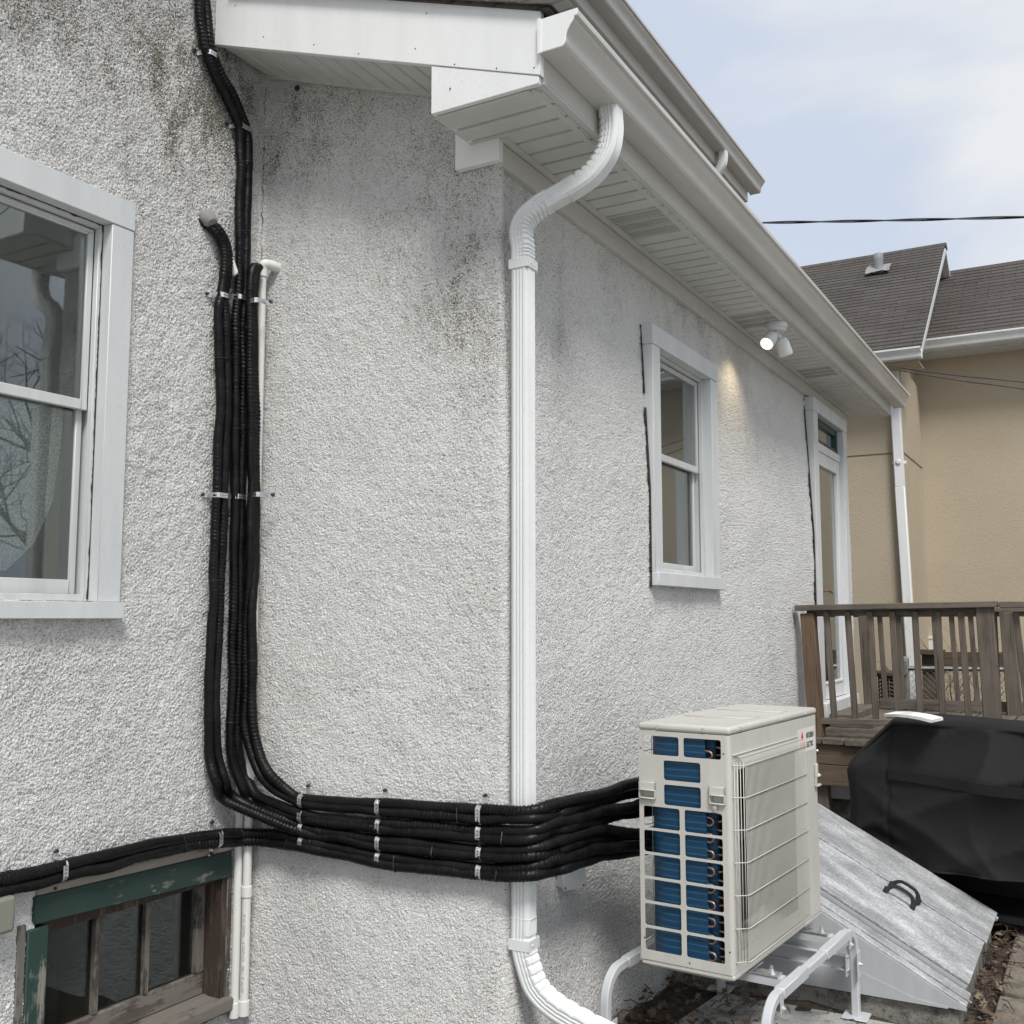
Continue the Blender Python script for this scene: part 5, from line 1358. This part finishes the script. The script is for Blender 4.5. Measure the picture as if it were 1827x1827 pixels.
# far railing
YFR = 9.35
q = MB(); q.beam(dp(1480, 1091, YFR), dp(1900, 1087, YFR), .14, .036); q.build('rail_cap', 'woodx', deck, bevel=.004)
q = MB(); q.beam(dp(1485, 1096, YFR), dp(1900, 1094, YFR), .036, .05); q.build('top_rail', 'woodx', deck, bevel=.003)
q = MB(); q.beam(dp(1570, 1255, YFR), dp(1900, 1265, YFR), .04, .085); q.build('bottom_rail', 'woodx', deck, bevel=.003)
for a, b, t_ in ((1543, 1557, .10), (1796, 1812, .105)):
    q = MB(); q.beam(dp(a, 1092, YFR - .05), dp(b, 1290, YFR - .05), t_, t_, (0, 1, 0)); q.build('post', 'woodz', deck, bevel=.005)
for a, b in ((1506, 1513), (1569, 1581), (1602, 1612), (1666, 1677), (1697, 1710), (1731, 1745), (1774, 1782), (1840, 1850)):
    q = MB(); q.beam(dp(a, 1094, YFR), dp(b, 1262, YFR), .038, .038, (0, 1, 0)); q.build('baluster', 'woodz', deck, bevel=.003)
# floor boards run along the house wall; front ends show over the rim
zb_ = ZD
for k in range(17):
    x = XR + .04 + k * .142; q = MB(); q.box(x + .003, x + .138, YDK - .12 + rnd.uniform(-.012, .012), YFR + .1, zb_ - .036, zb_ + rnd.uniform(-.003, .002)); q.build('deck_board', 'woody', deck, bevel=.004)
q = MB(); q.box(XR + .03, .70, YDK - .085, YDK - .045, zb_ - .165, zb_ - .038); q.build('rim_board', 'rimwood', deck, bevel=.004)
q = MB(); q.box(XR + .03, .70, YDK - .09, YDK - .05, zb_ - .30, zb_ - .168); q.build('rim_board', 'rimwood', deck, bevel=.004)
for k in range(6): q = MB(); x = XR + .2 + k * .42; q.box(x, x + .04, YDK - .04, YFR, zb_ - .19, zb_ - .038); q.build('joist', 'rimwood', deck)
for x in (dp(1468, 1440).x, .2): q = MB(); q.box(x - .045, x + .045, YDK - .04, YDK + .05, G - .02, zb_ - .19); q.build('support_post', 'woodz', deck, bevel=.004)
for x in (-1.0, .3): q = MB(); q.box(x - .045, x + .045, 8.6, 8.69, G - .02, zb_ - .19); q.build('support_post', 'woodz', deck)
for (x, y) in ((1458, 1340), (1461, 1383)):
    p = dp(x, y, YDK - .091); q = MB(); q.lathe(p, p + Vector((0, -.008, 0)), [(0, .012), (.004, .010), (.008, .004)], 8); q.build('bolt', 'galv', deck)
# step at the door
q = MB(); q.box(XR + .06, XR + .36, 7.66, 8.70, ZD + .001, ZD + .04); q.box(XR + .06, XR + .22, 7.66, 8.70, ZD + .041, ZD + .09); q.build('door_step', 'woody', deck, bevel=.003)
# stones piled under the deck
for k in range(9):
    q = MB(); c_ = Vector((XR + .25 + (k % 3) * .27 + rnd.uniform(-.04, .04), 7.12 + rnd.uniform(0, .1), G + .08 + (k // 3) * .13)); bm = []
    for i in range(8): bm.append(c_ + Vector(((.12 if i & 1 else -.12) * rnd.uniform(.8, 1.1), (.09 if i & 2 else -.09) * rnd.uniform(.8, 1.1), (.06 if i & 4 else -.06) * rnd.uniform(.8, 1.1))))
    q.add(bm, [(0, 2, 3, 1), (4, 5, 7, 6), (0, 1, 5, 4), (2, 6, 7, 3), (0, 4, 6, 2), (1, 3, 7, 5)])
    tag(q.build('rubble_stone', 'concrete', None, bevel=.025, seg=2), f"rough stone under the deck, {('bottom', 'middle', 'top')[k // 3]} layer, {('nearest the house wall', 'in the middle', 'nearest the grill')[k % 3]}", 'stone', 'rubble stones under the deck')

# ------------------------------------------------------------------ grill under its cover
GR = R(-13); GO = Vector((-.655, 6.08, G))
grill = thing('covered_grill', 'barbecue grill under a black fitted cloth cover in front of deck', 'grill', tuple(GO)); grill.rotation_euler = (0, 0, GR)
class GB(MB):
    def build(s, *a, **k): s.v = [tuple(Vector(v) + GO) for v in s.v]; return MB.build(s, *a, **k)
def cover():
    q = GB(); hw = .565; lidw = .33; zt, zs, zh = 1.068, .815, .315
    U = [-hw, -hw + .006, -hw + .02] + [-hw + .05 + (2 * hw - .1) * i / 70 for i in range(71)] + [hw - .02, hw - .006, hw]
    def top(u):
        a = abs(u)
        if a <= lidw: return zt - .006 * (a / lidw) ** 4
        t = min(1, (a - lidw) / (hw - lidw)); return zt + (zs - zt) * (t ** 1.05)
    sm = lambda a, b, x: max(0, min(1, (x - a) / (b - a))) ** 2 * (3 - 2 * max(0, min(1, (x - a) / (b - a))))
    rows = 56; vs = []
    def fold(u, v, z):
        f = .019 * (1 - 2 * abs(math.sin(u * 4.2 + z * 3.4 + 1.2 * math.sin(z * 4.1))) ** .7) + .011 * math.sin(u * 21 - z * 13 + 1.3) * sm(.2, .9, 1 - v)
        s = abs(u + .34); f += .016 * math.exp(-(s / .07) ** 2) * math.sin(z * 58 + u * 22) * .55 * sm(.0, .5, zs + .1 - z)   # gathers beside the seam
        f += .038 * (1 - 2 * abs(math.sin((u * .75 + z * 1.2) * 5.2 + .6)) ** .6) * sm(.9, .4, z) * .6 + .026 * (1 - 2 * abs(math.sin((z - .4 * u) * 9.3)) ** .6) * .6
        f -= .010 * math.exp(-((u + .34) / .008) ** 2)
        return f
    for u in U:
        T = top(u); edge = min(1, (hw - abs(u)) / .05); rd = .04
        for j in range(rows):
            t = j / (rows - 1)
            if t < .62:                              # front, from the hem up
                v = t / .62; z = zh + (T - .04 - zh) * v; y = -.29 + .05 * v * 0 + .02 * (1 - v) * -1
                y -= fold(u, v, z)
                if z > zs - .03: y += (z - (zs - .03)) * .42
                y = y * (1 - .10 * (1 - edge))
                z += .012 * math.sin(u * 5.5) * (1 - v)
            elif t < .80:
                v = (t - .62) / .18; a = v * math.pi / 2; yb = -.29 + max(0, T - .04 - (zs - .03)) * .42
                z = T - .04 + .04 * math.sin(a); y = yb + .06 * (1 - math.cos(a)); y = y * (1 - .10 * (1 - edge)) - .004 * math.sin(u * 14)
            else:
                v = (t - .80) / .20
                if v < .4: y = -.23 + (v / .4) * .45 + max(0, T - .04 - (zs - .03)) * .42 * (1 - v / .4); z = T - .004 * math.sin(u * 8) * 1
                else: y = .22 + .06 * (v - .4) / .6; z = T - (T - zh) * ((v - .4) / .6)
            vs.append((u, y, z))
    n = len(U)
    fs = [(i * rows + j, (i + 1) * rows + j, (i + 1) * rows + j + 1, i * rows + j + 1) for i in range(n - 1) for j in range(rows - 1)]
    fs += [tuple(range(rows)), tuple((n - 1) * rows + j for j in range(rows - 1, -1, -1))]
    q.add(vs, fs); o = q.build('cover', 'cloth', grill, smooth=True, sharp=70)
    m = o.modifiers.new('s', 'SUBSURF'); m.levels = 1; m.render_levels = 1
    # velcro strip across the front, seams and hem
    b = GB(); prof = []
    for i in range(33):
        u = -.335 + .69 * i / 32; z = .775 - .03 * (i / 32); y = -.31 + .02 * ((z - zh) / (top(u) - .04 - zh)) - fold(u, (z - zh) / (top(u) - .04 - zh), z) - .014; prof.append((u, y, z))
    b.add([p for x, y, z in prof for p in ((x, y, z - .027), (x, y, z + .027), (x, y + .010, z + .027), (x, y + .010, z - .027))], [(4 * i + a, 4 * i + (a + 1) % 4, 4 * i + 4 + (a + 1) % 4, 4 * i + 4 + a) for i in range(32) for a in range(4)])
    b.build('velcro_strip', 'velcro', grill, smooth=True, sharp=60)
    for us in (-.342, .352):
        b = GB(); pts = []
        for j in range(24):
            v = j / 23; z = zh + (top(us) - .05 - zh) * v; y = -.31 + .02 * v - fold(us, v, z) - .001
            if z > zs - .03: y += (z - (zs - .03)) * .42
            pts.append((us, y, z))
        b.tube(pts, .0045, 5); b.build('seam', 'cloth', grill, smooth=True)
    b = GB(); pts = [(U[i], -.31 * (1 - .1 * (1 - min(1, (hw - abs(U[i])) / .05))) - fold(U[i], 0, zh) - .002, zh + .012 * math.sin(U[i] * 5.5)) for i in range(len(U))]
    b.tube(pts, .006, 5); b.build('hem', 'cloth', grill, smooth=True)
cover()
q = GB()
for x in (-.36, .36):
    for y in (-.2, .2): q.box(x - .02, x + .02, y - .02, y + .02, .06, .6)
q.box(-.38, .38, -.22, .22, .10, .125); q.box(-.36, .36, .2, .215, .12, .6); q.build('cart_frame', 'blackplastic', grill)
for x in (-.36, .40):
    q = GB(); q.lathe((x - .025, -.2, .06), (x + .025, -.2, .06), [(0, .045), (.005, .06), (.045, .06), (.05, .045)], 18); q.build('wheel', 'blackplastic', grill, smooth=True)
# folded papers on top of the cover
c_ = hit(1630, 1282, (0, 0, G + 1.075), (0, 0, 1)); c_.z = G + 1.075
pr = thing('paper_bundle', 'folded white printed papers lying on the black grill cover', 'papers', tuple(c_))
for k in range(4):
    q = MB(); a = GR - .05 + k * .02; e = Vector((math.cos(a), math.sin(a), -.06)); f = Vector((-math.sin(a), math.cos(a), .02)); z = Vector((0, 0, .004 * k + .001))
    P = [c_ + e * u * .125 + f * v * .075 + z + Vector((0, 0, .01 * (1 - u * u))) for v in (-1, 1) for u in (-1, -.5, 0, .5, 1)]
    q.add(P + [p + Vector((0, 0, .0025)) for p in P], [(i, i + 5, i + 6, i + 1) for i in range(4)] + [(10 + i, 11 + i, 16 + i, 15 + i) for i in range(4)] + [(i, i + 1, i + 11, i + 10) for i in range(4)] + [(5 + i, 15 + i, 16 + i, 6 + i) for i in range(4)] + [(0, 10, 15, 5), (4, 9, 19, 14)]); q.build('sheet', 'paper', pr, smooth=True, sharp=40)
q = MB()
for k in range(6):
    a = GR - .05 + .06; e = Vector((math.cos(a), math.sin(a), -.06)); f = Vector((-math.sin(a), math.cos(a), .02)); o_ = c_ + Vector((0, 0, .0255)) + f * (-.05 + .018 * k) + e * -.06
    q.beam(o_, o_ + e * (.10 if k % 2 else .07), .003, .0006)
q.build('print', 'boxgrey', pr)

# ------------------------------------------------------------------ the tan house
TA, TB = 12.0, 13.4
tan = thing('tan_house', 'tan rendered house with brown shingle roof beyond the deck', 'house', (0, 14, G))
xc = onY(1612, 800, TA).x                            # outer corner of the projecting bay
ze = onY(1645, 640, TA - .36).z; zrd = 4.78; pitch = (zrd - ze) / (14.27 - 11.64)
gz = onY(1605, 809, TA).z
q = MB(); q.box(-7.5, xc, TA, TB + .5, G - .1, gz - .012); q.box(-7.5, xc, TA, TB + .5, gz + .012, ze + .05); q.box(-7.5, xc - .012, TA + .012, TB + .5, gz - .0125, gz + .0125)
q.prism([(xc - .05, TA + .02, ze), (xc - .05, 16.5, ze), (xc - .05, 14.27, zrd - .1)], (-.05, 0, 0)); q.build('bay_wall', 'tan', tan, bevel=.004)
q = MB(); q.box(-2.4, 9.0, TB, TB + .3, G - .1, 3.35); q.build('main_wall', 'tan', tan)
xr = -1.55                                           # gable edge of the bay roof
dY = Vector((0, 1, pitch)).normalized()
q = MB(); roof_courses(q, (-8, TA - .40, ze + .10), (xr, TA - .40, ze + .10), dY, 33, (Vector((0, 14.27 - TA + .40, zrd - ze)).length) / 33.0, .008)
q.build('bay_roof', 'shingle', tan)['kind'] = 'stuff'
q = MB(); q.prism([(xr - .0, TA - .40, ze + .075), (xr, 14.27, zrd + .085), (xr, 16.9, zrd + .085 - pitch * 2.63), (xr, 16.9, zrd - pitch * 2.63), (xr, 14.27, zrd), (xr, TA - .40, ze)], (-.08, 0, 0)); q.build('rake_trim', 'trim', tan)
q = MB(); q.prism([(xr - .081, TA - .38, ze + .085), (xr - .081, 14.27, zrd + .09), (xr - .081, 17.0, zrd + .09 - pitch * 2.73), (xr - .081, 17.0, zrd + .01 - pitch * 2.73), (xr - .081, 14.27, zrd + .01), (xr - .081, TA - .38, ze + .01)], (-6.4, 0, 0)); q.build('roof_deck', 'trim', tan)
q = MB(); q.prism([(xr - .01, 14.27, zrd + .115), (xr - .01, 16.95, zrd + .115 - pitch * 2.68), (xr - .01, 16.95, zrd + .095 - pitch * 2.68), (xr - .01, 14.27, zrd + .095)], (-6.4, 0, 0)); q.prism([(-8, 14.17, zrd + .06), (-8, 14.27, zrd + .13), (-8, 14.37, zrd + .06)], (8 + xr + .01, 0, 0)); q.build('ridge_cap', 'shingle', tan)
eaz = 3.19
q = MB(); roof_courses(q, (xr - .31, TB - .40, eaz + .13), (9.2, TB - .40, eaz + .13), dY, 20, (Vector((0, 14.8 - TB + .40, 4.62 - eaz - .13)).length) / 20.0, .008)
q.build('main_roof', 'shingle', tan)['kind'] = 'stuff'
q = MB(); q.prism([(xr - .28, TB - .36, eaz + .10), (xr - .28, 14.8, 4.58), (xr - .28, 16.6, eaz + .1)], (10.6, 0, 0)); q.build('attic', 'hole', tan)
q = MB(); q.box(-8, xr - .03, TA - .39, TA - .001, ze - .035, ze - .02); q.box(-8, xr - .03, TA - .395, TA - .375, ze - .04, ze + .08); q.build('bay_soffit', 'tan', tan, bevel=.003)
q = MB(); q.box(xc + .001, 9.1, TB - .39, TB - .001, eaz - .03, eaz - .015); q.box(xc + .0, 9.1, TB - .395, TB - .375, eaz - .03, eaz + .10); q.build('main_soffit', 'trim', tan, bevel=.003)
def tgutter(xa, xb_, y, z):
    q = MB(); prof = [(a, b) for a, b in KP[:14]]
    q.sweep(prof + [(.126, .105), (.10, .05), (.08, .01), (.004, .006), (.004, .112)], [(xa, y, z), (xb_, y, z)], [(0, -1, 0)] * 2, [(0, 0, 1)] * 2, caps=True); q.build('roof_gutter', 'alu', tan, smooth=True, sharp=30)
tgutter(-8, xr + .01, TA - .396, ze - .01); tgutter(xc + .002, 9.1, TB - .396, eaz - .005)
# its downspout, white, at the corner of the bay
def tp(x, y): return onY(x, y, TA - .06)
q = MB(); q.beam(tp(1594, 655), tp(1606, 870), .105, .08, (0, 1, 0)); q.beam(tp(1606, 868), tp(1632, 1262), .105, .08, (0, 1, 0)); sdn = q.build('downspout', 'alu', tan, bevel=.012, seg=2)
z_ = tp(1604, 825); q = MB(); q.beam(z_ - Vector((.075, -.02, 0)), z_ + Vector((.075, .02, 0)), .02, .03); q.lathe(z_ + Vector((0, -.05, 0)), z_ + Vector((0, -.058, 0)), [(0, .03), (.008, .02)], 10); q.build('strap', 'alu', sdn)
# patched metal vent on the ridge
vb = onY(1568, 487, 13.7)
q = MB(); q.lathe((vb.x, vb.y, vb.z - .15), (vb.x, vb.y, vb.z + .26), [(0, .085), (.13, .062), (.25, .058), (.32, .062), (.40, .060), (.41, .045)], 12); v_ = q.build('vent_pipe', 'dull', tan, smooth=True, sharp=60)
q = MB()
n = 9; vs = []
for i in range(n):
    for j in range(4):
        vs.append((vb.x - .15 + .30 * i / (n - 1), vb.y - .14 + .20 * j / 3, vb.z + .075 + (-.14 + .20 * j / 3) * pitch + rnd.uniform(0, .02)))
q.add(vs, [(i * 4 + j, i * 4 + 4 + j, i * 4 + 5 + j, i * 4 + 1 + j) for i in range(n - 1) for j in range(3)]); q.build('flashing', 'dull', v_)
# a grey meter cabinet on the wall
p = onY(1655, 1158, TB - .08); q = MB(); q.box(p.x - .08, p.x + .12, TB - .10, TB + .001, p.z - .22, p.z + .14); q.box(p.x - .09, p.x + .13, TB - .11, TB - .1, p.z + .12, p.z + .15); q.build('wall_box', 'sticker', tan, bevel=.006)

# ------------------------------------------------------------------ chain link fence, timber and shrubs behind the deck
YC2 = 10.7
fen = thing('chain_link_fence', 'grey chain link fence behind the deck railing', 'fence', (-1.2, YC2, G))
fz = onY(1640, 1194, YC2).z
q = MB(); q.tube([onY(1608, 1192, YC2), onY(2000, 1197, YC2)], .022, 8); q.build('top_rail', 'fence', fen, smooth=True)
for x in (1615, 1880): p = onY(x, 1180, YC2); q = MB(); q.tube([p, (p.x, p.y, G)], .034, 10); q.lathe(p, p + Vector((0, 0, .05)), [(0, .038), (.03, .034), (.05, .008)], 10); q.build('fence_post', 'fence', fen, smooth=True)
q = MB(); x0 = onY(1615, 1200, YC2).x; s = .058
nx_, nz_ = 34, int((fz - G) / s)
for i in range(nx_):
    for d in (0, 1):
        pts = []
        for j in range(nz_ + 1): pts.append((x0 + i * s * 1.0 + ((j + d) % 2) * s + 0, YC2 - .006 * (1 if (j + d) % 2 else -1), G + j * s))
        if d == 0: q.tube(pts, .0032, 4, caps=False)
        else: q.tube([(a + 0, b, c) for a, b, c in pts], .0032, 4, caps=False)
o = q.build('fence_mesh', 'fence', fen); o['kind'] = 'stuff'
wf = thing('timber_fence', 'low dark timber fence rails behind the chain link', 'fence', (-.6, 11.4, G))
YW = 11.45
for (y0, y1, h) in ((1169, 1171, .07), (1183, 1184, .09)): q = MB(); q.beam(onY(1645, y0, YW), onY(1990, y1, YW), .05, h); q.build('fence_rail', 'rimwood', wf, bevel=.004)
for x, w_ in ((1657, .15), (1870, .13)): p = onY(x, 1166, YW); q = MB(); q.box(p.x - w_ / 2, p.x + w_ / 2, YW + .03, YW + .16, G, p.z); q.build('fence_post', 'rimwood', wf, bevel=.005)
p = onY(1660, 1163, YW - .1); q = MB(); q.box(p.x - .12, p.x + .12, YW - .1, YW + .1, p.z - .03, p.z + .02); q.build('post_cap', 'rimwood', wf, bevel=.004)
# roll of brown lattice leaning behind the railing
pr_ = onY(1590, 1206, 10.2); rl = thing('lattice_roll', 'brown roll of lattice wire beside the far railing post', 'wire roll', (pr_.x, 10.2, G))
q = MB(); rad = .115
for k in range(30):
    z = pr_.z - k * .035
    q.tube([(pr_.x + rad * math.cos(R(a)), 10.2 + rad * math.sin(R(a)), z + .02 * (1 if (a // 30) % 2 else 0)) for a in range(0, 361, 30)], .0075, 5)
for a in range(0, 360, 30): q.tube([(pr_.x + rad * math.cos(R(a)), 10.2 + rad * math.sin(R(a)), pr_.z), (pr_.x + rad * math.cos(R(a)), 10.2 + rad * math.sin(R(a)), pr_.z - 1.02)], .006, 5)
q.build('lattice', 'woody', rl, smooth=True)
q = MB(); q.tube([(pr_.x + rad * math.cos(R(a)), 10.2 + rad * math.sin(R(a)), pr_.z + .02) for a in range(0, 361, 20)], .03, 8); q.build('rolled_rim', 'rimwood', rl, smooth=True)
q = MB(); q.lathe((pr_.x, 10.2, G), (pr_.x, 10.2, pr_.z), [(0, .09), (pr_.z - G, .09)], 14); q.build('core', 'hole', rl)

def twiggy(root_p, hgt, nst, spread, seed, r0, depth=4, lean=(0, 0)):
    rg = random.Random(seed); q = MB()
    def grow(p, d, l, r, lev):
        n = 4 if lev else 6; pts = [p]; dd = d.copy()
        for i in range(n):
            dd = (dd + Vector((rg.uniform(-1, 1), rg.uniform(-1, 1), rg.uniform(-.5, .8))) * .16).normalized(); pts.append(pts[-1] + dd * (l / n))
        q.tube(pts, [r * (1 - .62 * i / n) for i in range(n + 1)], 5 if lev < 2 else 4, caps=False)
        if lev < depth:
            for k in range(rg.randint(2, 4) if lev < depth - 1 else rg.randint(2, 3)):
                i = rg.randint(1, n); a = rg.uniform(0, 6.28)
                o = dd.orthogonal().normalized(); o2 = dd.cross(o)
                nd = (dd * rg.uniform(.5, 1) + (o * math.cos(a) + o2 * math.sin(a)) * rg.uniform(.5, 1) + Vector((0, 0, .18))).normalized()
                grow(pts[i], nd, l * rg.uniform(.5, .72), r * (1 - .62 * i / n) * .72, lev + 1)
    for k in range(nst):
        a = rg.uniform(0, 6.28); grow(Vector(root_p) + Vector((rg.uniform(-1, 1), rg.uniform(-1, 1), 0)) * .08 * nst, Vector((math.cos(a) * spread + lean[0], math.sin(a) * spread + lean[1], 1)).normalized(), hgt * rg.uniform(.4, .55), r0 * rg.uniform(.7, 1), 0)
    return q
for k, (px, Y, h_, ns, lab) in enumerate(((1668, 12.4, 2.3, 5, 'bare shrub with a tall twig against the tan wall'), (1712, 11.9, 1.7, 5, 'bare tangled shrub behind the middle of the far railing'), (1815, 12.2, 1.7, 4, 'bare shrub at the right end of the far railing'), (1640, 11.2, 1.2, 3, 'small bare shrub beside the chain link post'))):
    p = onY(px, 1200, Y); solo(twiggy((p.x, Y, G), h_, ns, .34, 40 + k, .014, 3), 'bare_shrub', 'twig', lab, 'shrub', 'bare shrubs behind the deck')

# bare trees across the yard; they show in the panes of the left window
def bare_tree(x, y, h_, seed, label):
    root = thing('bare_tree', label, 'tree', (x, y, G), 'bare trees across the yard')
    q = MB(); q.tube(crom([(x, y, G), (x + .05, y, G + h_ * .15), (x - .06, y + .05, G + h_ * .3), (x + .02, y, G + h_ * .45)], 4), [h_ * .022 * (1 - i / 18) for i in range(13)], 9); q.build('trunk', 'bark', root, smooth=True)
    rg = random.Random(seed); q = MB()
    for k in range(9):
        z = G + h_ * rg.uniform(.16, .46); b = twiggy((x, y, z), h_ * rg.uniform(.4, .62), 1, .95, seed * 31 + k, h_ * .0085, 4); q.add(b.v, b.f)
    q.build('branches', 'bark', root)
bare_tree(6.3, 9.6, 8.5, 3, 'bare tree seen mirrored in the left window, nearer one')
bare_tree(11.5, 14.5, 11, 5, 'bare tree seen mirrored in the left window, taller and farther')
bare_tree(13.5, 11.0, 10, 8, 'bare tree seen mirrored at the left edge of the left window')

# ------------------------------------------------------------------ overhead cables
def cable(P, r, label, twist=False):
    pts = crom(P, 16); q = MB()
    if twist:
        for ph in (0, math.pi):
            q.tube([p + Vector((0, math.cos(i * .42 + ph), math.sin(i * .42 + ph))) * r for i, p in enumerate(pts)], r * .95, 5)
    else: q.tube(pts, r, 5)
    solo(q, 'overhead_cable', 'wire', label, 'cable', 'overhead cables')
a, m_, b = onY(1360, 397.5, 11), onY(1600, 393, 11), onY(1900, 385.5, 11); cable([a - (m_ - a), a, m_, b, b + (b - m_) * 1.2], .0085, 'thick twisted black cable crossing the open sky', True)
xe_, ye_ = 1606, 11.5
for (y0, y1, lab) in ((655, 682, 'upper thin black wire in front of the tan wall'), (660, 694, 'lower thin black wire in front of the tan wall')):
    a, b = onY(1600, y0, ye_), onY(1827, y1, ye_); cable([a, a.lerp(b, .5) - Vector((0, 0, .012)), b, b + (b - a) * 1.2, b + (b - a) * 3.4 + Vector((0, 0, .1))], .0065, lab)

# ------------------------------------------------------------------ dry leaves and bits on the soil
def litter(name, areas, mats, kind_label, size):
    q = MB()
    for (x0, x1, y0, y1, n, zb) in areas:
        for k in range(n):
            x, y = rnd.uniform(x0, x1), rnd.uniform(y0, y1); s = size * rnd.uniform(.5, 1.2); a = rnd.uniform(0, 6.28)
            tx, ty = rnd.uniform(-.7, .7), rnd.uniform(-.7, .7); c = Vector((x, y, zb + rnd.uniform(.004, .045)))
            e = Vector((math.cos(a), math.sin(a), tx)).normalized(); f = Vector((-math.sin(a), math.cos(a), ty)).normalized(); n_ = e.cross(f)
            lobes = [(0, 1.0), (.55, .5), (.9, .85), (1.35, .45), (1.8, .8), (2.4, .4), (math.pi, .7), (-2.4, .4), (-1.8, .8), (-1.35, .45), (-.9, .85), (-.55, .5)]
            vs = [c] + [c + (e * math.cos(t) + f * math.sin(t) * .75) * (s * r_) + n_ * (s * .35 * r_ * r_ * rnd.uniform(.2, 1)) for t, r_ in lobes]
            q.add(vs, [(0, i, i % 12 + 1) for i in range(1, 13)], 0 if rnd.random() < .62 else 1)
    o = q.build(name, mats); o['kind'] = 'stuff'; return o
litter('fallen_leaves', [(-1.82, -.75, 3.2, 4.05, 330, G), (-1.8, -1.2, 3.9, 4.45, 110, G + .012), (-.535, -.44, 4.4, 6.6, 150, G + .03), (-.45, 0, 4.4, 6.6, 14, G + .05), (-.6, -.1, 5.9, 7.0, 60, G)], ['leaf', 'leaf2'], 'leaves', .03)
q = MB()
for k in range(150):
    if k < 80: x, y = rnd.uniform(-.53, -.42), rnd.uniform(4.6, 6.3)
    else: x, y = rnd.uniform(-1.8, -.9), rnd.uniform(3.4, 4.3)
    a = rnd.uniform(0, 6.28); l = rnd.uniform(.03, .11); z = G + .055 + rnd.uniform(0, .03)
    q.tube([(x, y, z), (x + l * math.cos(a) * .5, y + l * math.sin(a) * .5, z + .01), (x + l * math.cos(a), y + l * math.sin(a), z - .01)], .0022, 4)
q.build('twig_litter', 'twig')['kind'] = 'stuff'
